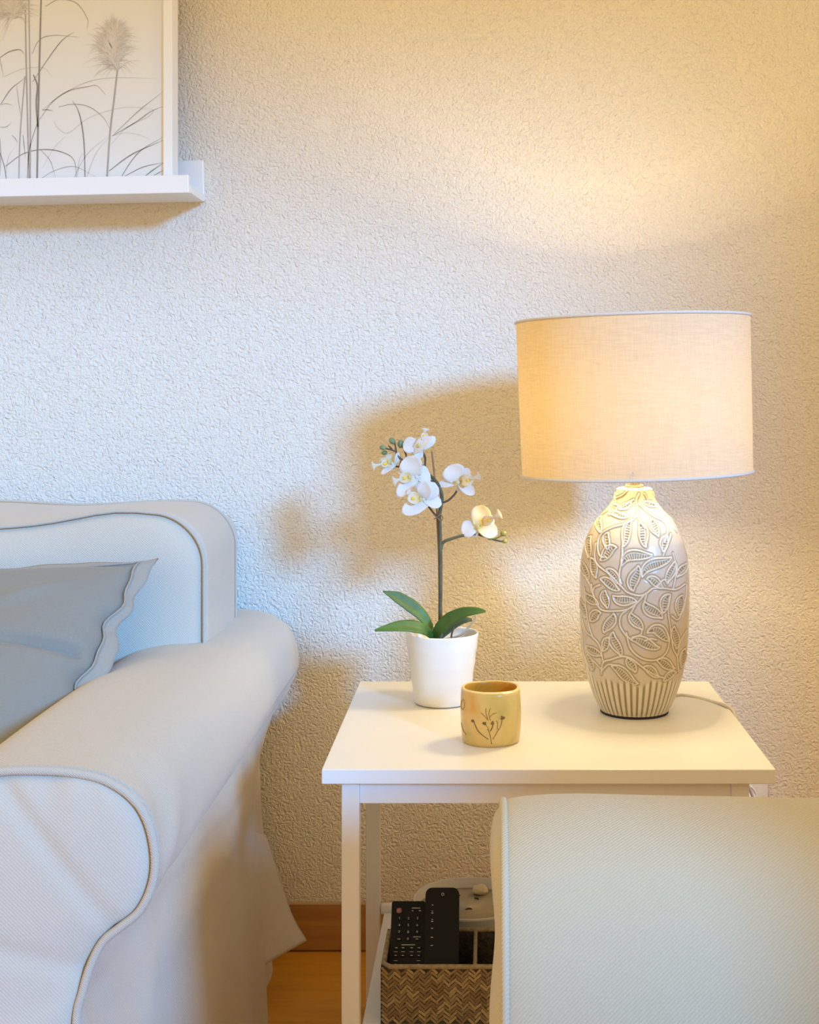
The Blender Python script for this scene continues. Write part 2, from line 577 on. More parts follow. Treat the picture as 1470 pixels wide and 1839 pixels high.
M = dict(
    plaster=plaster(),
    oak=wood('oak_floor', (0.60, 0.265, 0.018), (0.70, 0.325, 0.028), 'x', 0.4),
    oak_trim=wood('oak_trim', (0.36, 0.165, 0.03), (0.48, 0.24, 0.06), 'x', 0.4),
    oak_trim_top=wood('oak_trim_top', (0.45, 0.27, 0.12), (0.55, 0.35, 0.17), 'x', 0.4),
    wallpaint=plain('white_paint', (0.78, 0.76, 0.72), 0.7, scale=4),
    lacquer=plain('white_lacquer', (0.80, 0.79, 0.765), 0.38, var=0.012, scale=8),
    lacquer_frame=plain('white_frame_lacquer', (0.80, 0.81, 0.795), 0.45, var=0.012, scale=8),
    cover=fabric('beige_slipcover', (0.57, 0.53, 0.455), 1.0, twill=0.00022),
    cover_chair=fabric('beige_twill_chair', (0.56, 0.505, 0.375), -1.0, twill=0.00032),
    piping=fabric('beige_piping', (0.54, 0.505, 0.44), 1.0, soft=0.0, scale=260),
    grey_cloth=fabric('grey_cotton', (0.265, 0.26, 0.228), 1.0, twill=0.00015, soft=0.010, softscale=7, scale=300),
    grey_edge=fabric('grey_cotton_edge', (0.35, 0.335, 0.295), 1.0, twill=0.00015, soft=0.004, scale=300),  # same cotton made lighter, the light on the flange put into its colour
    shade=shade_cloth(),
    trim=plain('shade_trim', (0.66, 0.62, 0.58), 0.8, scale=200),
    glaze=attr_mat('vase_glaze'),
    chrome=plain('brushed_metal', (0.62, 0.60, 0.55), 0.3, 1.0, scale=300),
    felt=plain('black_felt', (0.02, 0.02, 0.02), 0.9),
    cord=plain('white_cord', (0.62, 0.57, 0.53), 0.5),
    bulb=emission('bulb_glow', (1.0, 0.72, 0.4), 12.0),
    pot=plain('white_glazed_pot', (0.82, 0.81, 0.78), 0.3, var=0.01, coat=0.2),
    soil=plain('dark_bark', (0.06, 0.045, 0.03), 0.95, var=0.5, scale=120, bump=0.004, bscale=150),
    leaf=plain('orchid_leaf', (0.055, 0.13, 0.02), 0.55, var=0.25, scale=35),
    leaf_dark=plain('orchid_leaf_dark', (0.025, 0.055, 0.02), 0.45, var=0.3, scale=35),
    stem=plain('orchid_stem', (0.085, 0.082, 0.045), 0.5, var=0.3, scale=60),
    twig=plain('dark_twig', (0.085, 0.055, 0.03), 0.6, var=0.3, scale=80),
    stake=plain('brown_stake', (0.27, 0.15, 0.085), 0.6, var=0.2, scale=80),
    root=plain('pale_root', (0.38, 0.32, 0.24), 0.7, var=0.2, scale=80),
    bud=plain('green_bud', (0.16, 0.24, 0.12), 0.5, var=0.2, scale=90),
    bud_y=plain('olive_bud', (0.26, 0.27, 0.06), 0.5, var=0.2, scale=90),
    petal=petal_mat('white_petal', (0.80, 0.80, 0.72), (0.87, 0.86, 0.86)),
    petal_cream=petal_mat('cream_petal', (0.78, 0.70, 0.30), (0.84, 0.82, 0.70)),
    lip=petal_mat('orchid_lip', (0.84, 0.62, 0.14), (0.87, 0.80, 0.68), 0.35),
    lip_yellow=plain('lip_yellow', (0.80, 0.56, 0.06), 0.5, var=0.1),
    lip_red=plain('lip_red', (0.36, 0.12, 0.10), 0.5, var=0.2),
    cup=mottled('yellow_glaze', [(0.52, 0.40, 0.10), (0.64, 0.45, 0.12), (0.72, 0.47, 0.14), (0.72, 0.37, 0.06)]),
    cup_in=mottled('amber_glaze', [(0.50, 0.24, 0.02), (0.62, 0.32, 0.04)], 40),
    cup_rim=plain('pale_yellow_rim', (0.80, 0.60, 0.24), 0.3, var=0.08, scale=60, coat=0.4),
    imprint=plain('brown_imprint', (0.20, 0.105, 0.018), 0.5, var=0.3, scale=200),
    imprint_l=plain('ochre_imprint', (0.33, 0.20, 0.03), 0.5, var=0.3, scale=200),
    paper=plain('art_paper', (0.74, 0.755, 0.74), 0.7, var=0.015, scale=3),
    ink1=plain('ink_dark', (0.25, 0.235, 0.21), 0.8, var=0.1),
    ink2=plain('ink_mid', (0.38, 0.36, 0.33), 0.8, var=0.1),
    ink3=plain('ink_light', (0.55, 0.53, 0.495), 0.8, var=0.1),
    ink4=plain('ink_pale', (0.64, 0.62, 0.585), 0.8, var=0.05),
    pane=pane_mat(),
    strand=strand_mat(),
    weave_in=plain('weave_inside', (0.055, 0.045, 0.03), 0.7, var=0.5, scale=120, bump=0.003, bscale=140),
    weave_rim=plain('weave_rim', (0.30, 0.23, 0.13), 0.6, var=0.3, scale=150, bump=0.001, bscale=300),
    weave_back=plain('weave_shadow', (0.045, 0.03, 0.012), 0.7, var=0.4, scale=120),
    black=plain('black_plastic', (0.008, 0.008, 0.009), 0.5, var=0.05, spec=0.2),
    black_gloss=plain('glossy_black_plastic', (0.004, 0.004, 0.005), 0.3, var=0.05, spec=0.14),
    rubber=plain('black_rubber', (0.015, 0.016, 0.016), 0.6, var=0.05, spec=0.25),
    rubber_red=plain('red_rubber', (0.42, 0.17, 0.16), 0.5, var=0.05),
    legend=plain('white_legend', (0.55, 0.56, 0.54), 0.6, var=0.02),
    reflection_grey=plain('reflection_dark_grey', (0.06, 0.065, 0.065), 0.45, var=0.1),  # grey of the reflection painted on the tall remote
    tub=plain('white_plastic_tub', (0.72, 0.69, 0.62), 0.45, var=0.01),
    tub_in=plain('cream_tub_lining', (0.84, 0.72, 0.48), 0.6, var=0.04, scale=40),
    shell=plain('pale_lump', (0.78, 0.68, 0.42), 0.6, var=0.06, scale=80, bump=0.001, bscale=150),
    pod=plain('dark_pod', (0.05, 0.015, 0.015), 0.4, var=0.2),
    outlet=plain('white_outlet', (0.78, 0.76, 0.70), 0.35, var=0.01),
)

# ------------------------------------------------------------------ the room
wall = struct(box('wall_back', -2.6, 3.2, WALL, WALL + 0.15, 0.0, 3.2, M['plaster']))
floor = struct(box('floor', -2.6, 3.2, -0.9, WALL + 0.15, -0.12, -0.012, M['oak_trim']))
yb = WALL - 0.0005
for i in range(12):                                             # boards laid parallel to the wall
    y1 = yb - i * 0.27
    xs = [-2.6, -1.1 + 0.37 * (i % 3), 0.9 + 0.29 * (i % 3), 3.2]
    for a, b_ in zip(xs[:-1], xs[1:]):
        box('plank', a + 0.0004, b_ - 0.0004, y1 - 0.2692, y1, -0.014, 0.0, M['oak'], floor, bevel=0.0006, seg=1)
bb = struct(box('baseboard_back', -2.6, 3.2, WALL - 0.009, WALL, 0.003, 0.079, M['oak_trim'], bevel=0.0015, seg=2))
tb = box('baseboard_cap', -2.6, 3.2, WALL - 0.0095, WALL, 0.0791, 0.0835, M['oak_trim_top'], bb, bevel=0.0012, seg=2)

# unseen lintel and jamb behind the camera, added to block daylight around an opening
WY0, WY1 = -0.9, -0.8
WX0, WX1, WZ1 = 0.55, 2.44, 2.50
wf = bmesh.new()
for a in ((WX1, 3.7, 0, 3.2), (0.2, WX1, WZ1, 3.2)):
    t_ = box_bm(a[0], a[1], WY0, WY1, a[2], a[3])
    me_ = bpy.data.meshes.new('tmp')
    t_.to_mesh(me_)
    t_.free()
    wf.from_mesh(me_)
    bpy.data.meshes.remove(me_)
struct(bm_obj('daylight_blocker', wf, M['wallpaint']))

# ------------------------------------------------------------------ side table
tab = tag(empty('side_table', (0.0755, 1.865, 0)), 'white lacquered side table with lower shelf standing against the textured wall', 'table')
TX0, TX1, TY0, TY1 = -0.1995, 0.3505, 1.618, 2.112
box('table_top', TX0, TX1, TY0, TY1, TT - 0.018, TT, M['lacquer'], tab, bevel=0.0012)
LW = 0.0216
for (lx, ly) in ((-0.1766, 1.630), (-0.186, 2.062), (0.299, 1.630), (0.304, 2.062)):
    box('leg', lx, lx + LW, ly, ly + LW, 0.0, TT - 0.018, M['lacquer'], tab, bevel=0.001)
box('apron', -0.155, 0.299, 1.634, 1.648, TT - 0.018 - 0.028, TT - 0.0182, M['lacquer'], tab, bevel=0.0006)
box('apron', -0.1644, 0.304, 2.066, 2.080, TT - 0.018 - 0.028, TT - 0.0182, M['lacquer'], tab, bevel=0.0006)
box('apron', -0.170, -0.158, 1.6517, 2.0617, TT - 0.046, TT - 0.0182, M['lacquer'], tab, bevel=0.0006)
box('apron', 0.304, 0.316, 1.6517, 2.0617, TT - 0.046, TT - 0.0182, M['lacquer'], tab, bevel=0.0006)
SZ = 0.152
box('lower_shelf', -0.158, 0.302, 1.640, 2.066, SZ - 0.014, SZ, M['lacquer'], tab, bevel=0.001)
box('shelf_rail', -0.1644, 0.304, 2.0665, 2.079, SZ - 0.004, SZ + 0.012, M['lacquer'], tab, bevel=0.003)

# ------------------------------------------------------------------ table lamp
S_L = 1256.0
LX, LY = 0.2114, 1.911
lamp = tag(empty('table_lamp', (LX, LY, TT)), 'lit table lamp with leaf-carved ceramic base and cream linen drum shade', 'lamp')

def build_vase():
    sc = 4.0867
    cyv = np.array([108, 112, 122, 150, 200, 250, 300, 350, 400, 450, 500, 600, 700, 800, 900, 1000, 1100, 1200, 1300, 1400, 1450,
                    1500, 1550, 1600, 1650, 1700, 1728, 1738], float)
    hw = np.array([100, 122, 132, 140, 156, 192, 238, 279, 313, 338, 360, 384, 396, 401, 401, 400, 397, 393, 384, 367, 357,
                   345, 330, 312, 293, 270, 253, 246], float)
    NT, NZ = 840, 600
    ys = np.linspace(108, 1738, NZ)
    # finer profile smoothing
    R = np.interp(ys, cyv, hw)
    k = np.ones(13) / 13
    Rs = np.convolve(np.pad(R, 6, mode='edge'), k, 'valid')
    Rs[:8] = R[:8]
    R = Rs
    th = np.linspace(0, 2 * PI, NT, endpoint=False)
    thc = (th + PI) % (2 * PI) - PI
    D = np.full((NZ, NT), 60.0)
    DR = np.full((NZ, NT), 60.0)
    LEAF = np.zeros((NZ, NT))
    dy = ys[1] - ys[0]
    dth = 2 * PI / NT

    def xy_to_ty(x, y):
        r = np.interp(y, ys, R)
        s = max(-0.985, min(0.985, (x - 486) / r))
        return math.asin(s), y

    def stamp(arr, x, y, w, mode='min', val=1.0):
        t0, y0 = xy_to_ty(x, y)
        r = max(60.0, float(np.interp(y0, ys, R)))
        j0 = max(0, int((y0 - w - 108) / dy))
        j1 = min(NZ, int((y0 + w - 108) / dy) + 2)
        if j1 <= j0:
            return
        wi = int(w / r / dth) + 2
        ic = int(round(t0 / dth))
        ii = np.arange(ic - wi, ic + wi + 1)
        dt = (ii * dth - t0) * r
        dd = np.sqrt(dt[None, :] ** 2 + (ys[j0:j1, None] - y0) ** 2)
        sub = np.ix_(np.arange(j0, j1), ii % NT)
        if mode == 'min':
            arr[sub] = np.minimum(arr[sub], dd)
        else:
            arr[sub] = np.maximum(arr[sub], np.clip((val - dd) / 3.0 + 0.5, 0, 1))

    def curve(pts, arr=D, w=26, step=3.0):
        pp = catmull([Vector((p[0], p[1], 0)) for p in pts], 10)
        last = None
        for a, b_ in zip(pp[:-1], pp[1:]):
            L = (b_ - a).length
            m = max(1, int(L / step))
            for q in range(m):
                c = a.lerp(b_, q / m)
                stamp(arr, c.x, c.y, w)
        stamp(arr, pp[-1].x, pp[-1].y, w)

    vines = [
        [(520, 150), (500, 200), (505, 290), (440, 345), (330, 380), (250, 430), (225, 500), (240, 580), (300, 590)],
        [(505, 290), (530, 345), (560, 380)], [(480, 190), (420, 230), (370, 250)],
        [(520, 220), (600, 290), (690, 340), (725, 400), (700, 480)], [(690, 300), (740, 350), (790, 420)],
        [(400, 790), (440, 825), (520, 845), (570, 830), (620, 795), (700, 800), (780, 815), (850, 790)],
        [(400, 790), (340, 730), (290, 690)],
        [(385, 780), (380, 690), (400, 600)],
        [(550, 845), (500, 900), (430, 945), (350, 960), (270, 965), (230, 940), (190, 850), (180, 790)],
        [(190, 850), (200, 810), (240, 785)], [(570, 840), (555, 890)], [(490, 915), (460, 970)],
        [(430, 950), (390, 990), (385, 1060), (420, 1120), (470, 1160)],
        [(430, 1110), (460, 1220), (540, 1290), (640, 1305), (710, 1260), (733, 1180), (725, 1130)],
        [(740, 860), (725, 960), (740, 1080), (760, 1230), (790, 1300), (800, 1420)],
        [(250, 1430), (265, 1340), (320, 1310), (400, 1280), (470, 1295), (540, 1350), (640, 1420), (690, 1440)],
        [(265, 1330), (240, 1220), (190, 1170), (140, 1140), (110, 1060)],
        [(130, 830), (140, 960), (160, 1080), (190, 1170)],
        [(210, 500), (205, 600), (230, 650), (290, 690)], [(760, 560), (780, 650), (775, 740), (760, 810)],
        [(690, 570), (720, 500), (750, 430)], [(130, 740), (170, 800), (180, 850)],
        [(860, 1130), (810, 1200), (795, 1290)], [(250, 1410), (300, 1350), (360, 1350)],
        [(110, 1150), (120, 1300), (160, 1420)], [(330, 150), (350, 210), (310, 260), (260, 300)],
        [(430, 130), (400, 160), (340, 190)], [(560, 150), (590, 200), (640, 230)],
        [(400, 510), (400, 560), (390, 640)], [(860, 800), (850, 900), (800, 1030), (750, 1000)],
        [(640, 790), (690, 740), (720, 760)], [(560, 1165), (600, 1150), (640, 1160)],
        [(140, 1290), (180, 1330), (250, 1390)], [(540, 1080), (530, 1120), (470, 1140)],
    ]
    for v in vines:
        curve(v)
    leaves = [
        (465, 330, 400, 510, 62, .15), (520, 345, 570, 510, 68, -.15), (620, 320, 655, 440, 60, .2), (725, 440, 685, 545, 60, .2),
        (245, 320, 240, 425, 50, .3), (300, 420, 290, 535, 50, .2), (175, 460, 155, 610, 50, .2),
        (395, 640, 612, 562, 74, -.32), (358, 515, 240, 612, 66, .2), (480, 812, 512, 636, 80, -.2),
        (540, 715, 752, 585, 76, -.25), (572, 728, 692, 795, 58, -.2), (772, 618, 720, 772, 62, -.1), (862, 650, 788, 732, 62, -.1),
        (105, 640, 152, 775, 60, .1), (172, 606, 215, 742, 54, -.15), (285, 672, 398, 765, 58, -.15), (243, 745, 382, 808, 62, -.15),
        (335, 852, 502, 890, 70, .2), (282, 822, 292, 945, 62, .2), (138, 862, 232, 930, 60, .2),
        (558, 888, 684, 1012, 78, .2), (742, 848, 684, 975, 66, .25), (832, 868, 798, 1005, 72, .15),
        (248, 985, 168, 1055, 66, .25), (338, 978, 272, 1125, 66, -.15), (460, 968, 542, 1090, 66, .15), (102, 925, 132, 1045, 54, .1),
        (575, 1108, 732, 1175, 80, -.4), (462, 1158, 668, 1216, 72, -.15), (338, 1112, 392, 1280, 70, .2), (312, 1155, 258, 1255, 54, .15),
        (142, 1245, 252, 1295, 62, .15), (770, 1078, 782, 1245, 58, .1), (645, 1308, 775, 1385, 66, -.15),
        (325, 1358, 515, 1475, 76, -.12), (438, 1288, 492, 1392, 58, .1), (548, 1358, 662, 1432, 56, -.2), (852, 1262, 818, 1395, 60, .1),
        (155, 1305, 182, 1420, 52, .1), (785, 1418, 688, 1462, 52, .2), (370, 235, 300, 300, 40, .2), (460, 200, 370, 260, 40, -.2),
        (300, 290, 445, 300, 36, -.1), (640, 240, 560, 200, 36, .1),
    ]
    for (x0, y0, x1, y1, w, bend) in leaves:
        a = Vector((x0, y0, 0))
        c = Vector((x1, y1, 0))
        d = c - a
        L = d.length
        n = Vector((-d.y, d.x, 0)).normalized()
        p1 = a + d * 0.33 + n * (bend * 1.5 * L)
        p2 = a + d * 0.70 + n * ((bend * 0.9 - 0.30 * math.copysign(1, bend)) * L) * 0.8
        def cl(t):
            return a * (1 - t) ** 3 + p1 * (3 * t * (1 - t) ** 2) + p2 * (3 * t * t * (1 - t)) + c * t ** 3
        def cn(t):
            tg = (p1 - a) * (3 * (1 - t) ** 2) + (p2 - p1) * (6 * t * (1 - t)) + (c - p2) * (3 * t * t)
            if tg.length < 1e-6:
                tg = d
            return Vector((-tg.y, tg.x, 0)).normalized()
        wf_ = lambda t: 0.46 * w * (math.sin(PI * t ** 0.85)) ** 0.9
        K = 22
        left = [cl(i / K) + cn(i / K) * wf_(i / K) for i in range(K + 1)]
        right = [cl(i / K) - cn(i / K) * wf_(i / K) for i in range(K + 1)]
        for side in (left, right):
            for p, q in zip(side[:-1], side[1:]):
                m = max(1, int((q - p).length / 3))
                for s in range(m):
                    z_ = p.lerp(q, s / m)
                    stamp(D, z_.x, z_.y, 26)
        # carved half with its ladder of ribs
        sgn = 1 if bend < 0 else -1
        m1 = int(L / 3)
        for i in range(2, m1 - 1):
            t = i / m1
            ww = wf_(t)
            s = -0.35
            while s <= 0.9:
                z_ = cl(t) + cn(t) * (ww * s * sgn)
                stamp(LEAF, z_.x, z_.y, 7, 'leaf', 4.5)
                s += 4.0 / max(ww, 6)
        nr = max(3, int(L / 20))
        for i in range(1, nr):
            t = 0.1 + 0.8 * i / nr
            ww = wf_(t)
            for q in range(6):
                s = -0.35 + 1.25 * q / 5
                z_ = cl(t) + cn(t) * (ww * s * sgn)
                stamp(DR, z_.x, z_.y, 12)
        # midrib between carved and plain half
        for i in range(2, m1 - 1):
            t = i / m1
            z_ = cl(t) - cn(t) * (wf_(t) * 0.38 * sgn)
            stamp(DR, z_.x, z_.y, 12)
    half = NT // 2
    D = np.minimum(D, np.roll(D, half, axis=1))
    DR = np.minimum(DR, np.roll(DR, half, axis=1))
    LEAF = np.maximum(LEAF, np.roll(LEAF, half, axis=1))
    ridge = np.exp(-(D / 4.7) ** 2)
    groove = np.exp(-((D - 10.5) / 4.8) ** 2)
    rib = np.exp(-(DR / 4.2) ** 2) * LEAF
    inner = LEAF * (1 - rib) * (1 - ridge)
    # fluted foot
    NF = 46
    ph = thc[None, :] * NF
    jig = 10 * np.sin(thc * 7 + 1) + 14 * np.sin(thc * 13)
    fl_mask = 1 / (1 + np.exp(-(ys[:, None] - (1478 + jig[None, :])) / 6))
    fl_mask *= 1 / (1 + np.exp((ys[:, None] - 1733) / 4))
    flute = 0.5 + 0.5 * np.cos(ph)
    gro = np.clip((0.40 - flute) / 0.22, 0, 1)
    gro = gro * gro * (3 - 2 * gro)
    u = 1.0 / sc / S_L                      # metres per traced unit
    hgt = 0.0013 * ridge - 0.0006 * groove * (1 - ridge) - 0.0010 * inner + 0.0004 * rib
    hgt = hgt * (1 - fl_mask) + fl_mask * (-0.0017 * gro)
    fade = np.clip((ys[:, None] - 112) / 20, 0, 1)
    hgt = hgt * fade
    RR = R[:, None] * u + hgt
    z0 = CAMZ - ((850 + ys / sc) - CY) / S_L
    z0 = z0 + (TT + 0.0035 - z0[-1])
    # face theta = 0 towards the camera
    face = math.atan2(-LY, -LX)
    ang = face + th
    X = LX + RR * np.cos(ang)[None, :]
    Y = LY + RR * np.sin(ang)[None, :]
    Z = np.repeat(z0[:, None], NT, axis=1)
    co = np.stack([X, Y, Z], -1).reshape(-1, 3)
    top = np.array([[LX, LY, z0[0]]])
    bot = np.array([[LX, LY, z0[-1]]])
    co = np.concatenate([co, top, bot])
    idx = np.arange(NZ * NT).reshape(NZ, NT)
    a = idx[:-1, :]
    b_ = np.roll(idx, -1, axis=1)[:-1, :]
    c = np.roll(idx, -1, axis=1)[1:, :]
    d = idx[1:, :]
    quads = np.stack([a, d, c, b_], -1).reshape(-1, 4)
    ti, bi = NZ * NT, NZ * NT + 1
    t1 = np.stack([np.full(NT, ti), idx[0], np.roll(idx[0], -1)], -1)
    t2 = np.stack([np.full(NT, bi), np.roll(idx[-1], -1), idx[-1]], -1)
    me = bpy.data.meshes.new('ceramic_base')
    nv = len(co)
    nl = quads.size + t1.size + t2.size
    npoly = len(quads) + 2 * NT
    me.vertices.add(nv)
    me.vertices.foreach_set('co', co.astype(np.float32).ravel())
    me.loops.add(nl)
    me.loops.foreach_set('vertex_index', np.concatenate([quads.ravel(), t1.ravel(), t2.ravel()]).astype(np.int32))
    me.polygons.add(npoly)
    ls = np.concatenate([np.arange(len(quads)) * 4, quads.size + np.arange(2 * NT) * 3]).astype(np.int32)
    me.polygons.foreach_set('loop_start', ls)
    me.polygons.foreach_set('use_smooth', np.ones(npoly, bool))
    me.update(calc_edges=True)
    me.validate()
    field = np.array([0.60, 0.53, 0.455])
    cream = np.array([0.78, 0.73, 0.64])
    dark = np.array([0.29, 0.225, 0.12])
    rim_c = np.array([0.74, 0.70, 0.60])
    cl_ = np.zeros((NZ, NT, 3)) + field
    def mixc(c, tgt, w):
        return c * (1 - w[..., None]) + tgt * w[..., None]
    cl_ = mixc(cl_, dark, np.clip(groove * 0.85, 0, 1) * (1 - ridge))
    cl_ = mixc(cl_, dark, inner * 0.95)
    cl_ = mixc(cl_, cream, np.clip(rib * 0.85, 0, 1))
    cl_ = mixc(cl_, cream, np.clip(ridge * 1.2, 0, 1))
    flc = np.zeros((NZ, NT, 3)) + np.array([0.70, 0.65, 0.56])
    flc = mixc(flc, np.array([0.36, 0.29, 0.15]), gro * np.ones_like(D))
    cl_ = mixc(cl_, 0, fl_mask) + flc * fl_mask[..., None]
    topm = np.clip((130 - ys) / 15, 0, 1)[:, None] * np.ones_like(D)
    cl_ = mixc(cl_, rim_c, topm)
    col = np.ones((nv, 4), np.float32)
    col[:NZ * NT, :3] = cl_.reshape(-1, 3)
    col[NZ * NT:, :3] = rim_c
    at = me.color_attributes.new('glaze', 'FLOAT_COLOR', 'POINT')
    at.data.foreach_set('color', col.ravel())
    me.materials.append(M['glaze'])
    o = link(bpy.data.objects.new('ceramic_base', me))
    set_parent(o, lamp)
    return float(z0[0])

VT = build_vase()
lathe('felt_pad', [(0.0, TT), (0.0475, TT), (0.0485, TT + 0.001), (0.0485, TT + 0.0036), (0.0, TT + 0.0036)], (LX, LY), M['felt'], lamp)
lathe('washer', [(0.0, VT), (0.0128, VT), (0.0132, VT + 0.001), (0.0132, VT + 0.003), (0.012, VT + 0.004), (0.0, VT + 0.004)], (LX, LY), M['chrome'], lamp, 32)
# knurled metal collar
kn = []
kf = []
KS = 48
for z_ in (VT + 0.004, VT + 0.013):
    for k in range(KS):
        r_ = 0.0082 if k % 2 else 0.0076
        kn.append((LX + r_ * math.cos(2 * PI * k / KS), LY + r_ * math.sin(2 * PI * k / KS), z_))
for k in range(KS):
    kf.append((k, (k + 1) % KS, KS + (k + 1) % KS, KS + k))
kf.append(tuple(range(KS, 2 * KS)))
mesh_obj('collar', kn, kf, M['chrome'], lamp, smooth=False)
SB, ST, SR = 0.8396, 1.062, 0.1662
SC = Vector((LX, LY, (SB + ST) / 2))
TILT = Matrix.Translation(SC) @ Matrix.Rotation(math.radians(-1.7), 4, 'Y') @ Matrix.Translation(-SC)
lathe('socket', [(0.0, VT + 0.013), (0.016, VT + 0.013), (0.0165, VT + 0.055), (0.0, VT + 0.055)], (LX, LY), M['outlet'], lamp, 32)
BZ = 0.928
lathe('bulb', [(0.0, VT + 0.055), (0.013, VT + 0.055), (0.014, VT + 0.068), (0.02, BZ - 0.022), (0.027, BZ - 0.010), (0.029, BZ), (0.026, BZ + 0.013), (0.017, BZ + 0.024), (0.0, BZ + 0.029)],
      (LX, LY), M['bulb'], lamp, 32)
sh = lathe('lamp_shade', [(SR * 0.985, SB), (SR, ST)], (LX, LY), M['shade'], None, 128)
# open cylinder: drop the two caps the revolve helper adds
bmx = bmesh.new()
bmx.from_mesh(sh.data)
bmesh.ops.delete(bmx, geom=[f for f in bmx.faces if len(f.verts) > 4], context='FACES')
bmx.to_mesh(sh.data)
bmx.free()
sh.data.transform(TILT)
set_parent(sh, lamp)
for z_, r_ in ((SB + 0.0015, SR * 0.985), (ST - 0.0015, SR)):
    t_ = tube('shade_rim', [(LX + r_ * math.cos(2 * PI * k / 128), LY + r_ * math.sin(2 * PI * k / 128), z_) for k in range(128)], 0.0021, M['trim'], None, 8, True, raw=True)
    t_.data.transform(TILT)
    set_parent(t_, sh)
fit = []
for k in range(3):
    a = 2 * PI * k / 3 + 0.4
    t_ = tube('fitter_spoke', [(LX + 0.0165 * math.cos(a), LY + 0.0165 * math.sin(a), VT + 0.05), (LX + SR * 0.983 * math.cos(a), LY + SR * 0.983 * math.sin(a), SB + 0.012)], 0.0013, M['trim'], None, 6, n=4)
    set_parent(t_, sh)
pl = bpy.data.lights.new('bulb_light', 'POINT')
pl.energy = BULB_W
pl.color = BULB_COL
pl.shadow_soft_size = 0.034
plo = link(bpy.data.objects.new('bulb_light', pl))
plo.location = (LX, LY, BZ)
set_parent(plo, lamp)
plo.location = (LX, LY, BZ)
# power cord: across the table top, over its edge and down to the wall outlet
tube('power_cord', [(LX + 0.03, LY + 0.036, TT + 0.0028), P(1213, 1249, 2.006), P(1250, 1253, 1.996), P(1280, 1261, 1.966), (0.347, 1.935, TT + 0.0028), (0.3545, 1.920, TT - 0.002),
                    (0.3585, 1.905, TT - 0.02), (0.364, 1.93, 0.455), (0.385, 2.03, 0.395), (0.415, 2.13, 0.335), (0.432, 2.17, 0.300), (0.439, 2.20, 0.276), (0.440, 2.235, 0.266)],
     0.0027, M['cord'], lamp, 8)
pg = lathe('plug', [(0.0, 0), (0.006, 0), (0.010, 0.004), (0.017, 0.018), (0.018, 0.040), (0.0, 0.040)], (0, 0), M['outlet'], None, 24)
pg.data.transform(Matrix.Translation((0.440, 2.234, 0.266)) @ Matrix.Rotation(-PI / 2, 4, 'X'))
set_parent(pg, lamp)

# wall outlet behind the table
ol = tag(empty('wall_outlet', (0.440, WALL, 0.266)), 'white wall outlet behind the right table leg with the lamp cord', 'outlet')
box('face_plate', 0.400, 0.4805, WALL - 0.011, WALL, 0.225, 0.307, M['outlet'], ol, bevel=0.003, seg=3)
tube('recess_ring', [(0.440 + 0.0205 * math.cos(2 * PI * k / 40), WALL - 0.0112, 0.266 + 0.0205 * math.sin(2 * PI * k / 40)) for k in range(40)], 0.0015, M['outlet'], ol, 6, True, raw=True)

# ------------------------------------------------------------------ flower pot and orchid
PX, PY = -0.0651, 1.9656
pot = tag(empty('flower_pot', (PX, PY, TT)), 'white glazed tapered flower pot holding the orchid', 'flower pot')
prof = [(0.0, TT + 0.001), (0.038, TT + 0.001), (0.0405, TT + 0.0025)]
for i in range(1, 25):
    t = i / 24
    r_ = 0.0408 + (0.0536 - 0.0408) * t
    prof.append((r_ + 0.0003 * math.sin(t * PI * 2 * 4.0), TT + 0.003 + 0.099 * t))
prof += [(0.0534, TT + 0.1032), (0.0525, TT + 0.1040), (0.0512, TT + 0.1033), (0.0505, TT + 0.10), (0.0480, TT + 0.078), (0.0, TT + 0.0775)]
lathe('pot_body', prof, (PX, PY), M['pot'], pot, 72)

orc = tag(empty('orchid', (PX, PY, TT + 0.08)), 'white moth orchid with green leaves growing out of the white pot', 'plant')
def soilfn(u, v):
    a = 2 * PI * u
    r_ = 0.0475 * v
    return (PX + r_ * math.cos(a), PY + r_ * math.sin(a), TT + 0.083 + 0.006 * (1 - v) + 0.0022 * math.sin(a * 5 + v * 9))
grid_obj('bark_filling', soilfn, 40, 8, M['soil'], orc, closed_u=True)

def pt(px, py, dy=0.0):
    return P(px, py, PY + dy)

def petal(name, base, tip, width, mat, parent, cup=0.18, nrm=None, power=0.75, arch=0.0, nu=8, nv=10, wide_at=0.55, twist=0.0, thick=0.0006):
    base, tip = Vector(base), Vector(tip)
    ax = tip - base
    L = ax.length
    ax.normalize()
    n = Vector(nrm) if nrm is not None else Vector((0, -1, 0.15))
    n = (n - ax * n.dot(ax)).normalized()
    sd = ax.cross(n).normalized()
    if twist:
        q = Matrix.Rotation(twist, 3, ax)
        n, sd = q @ n, q @ sd
    verts, faces, ts = [], [], []
    for j in range(nv + 1):
        t = j / nv
        tt = t ** (math.log(0.5) / math.log(wide_at))
        w = 0.5 * width * max(0.0, math.sin(PI * min(1, max(0, 0.06 + 0.94 * tt)))) ** power
        if j == nv:
            w = 0.02 * width
        for i in range(nu + 1):
            s = -1 + 2 * i / nu
            c = base + ax * (L * t) + sd * (w * s)
            c += n * (cup * width * (s * s * (w / (0.5 * width))) * 0.5 + arch * L * math.sin(PI * t))
            c += n * (0.02 * width * math.sin(7 * t + 3 * s))
            verts.append(c)
            ts.append(t)
    for j in range(nv):
        for i in range(nu):
            a = j * (nu + 1) + i
            faces.append((a, a + 1, a + nu + 2, a + nu + 1))
    o = mesh_obj(name, verts, faces, mat, parent)
    at = o.data.attributes.new('t', 'FLOAT', 'POINT')
    at.data.foreach_set('value', ts)
    if thick:
        solidify(o, thick)
    return o

PXM = PY / F    # metres per pixel at the plant

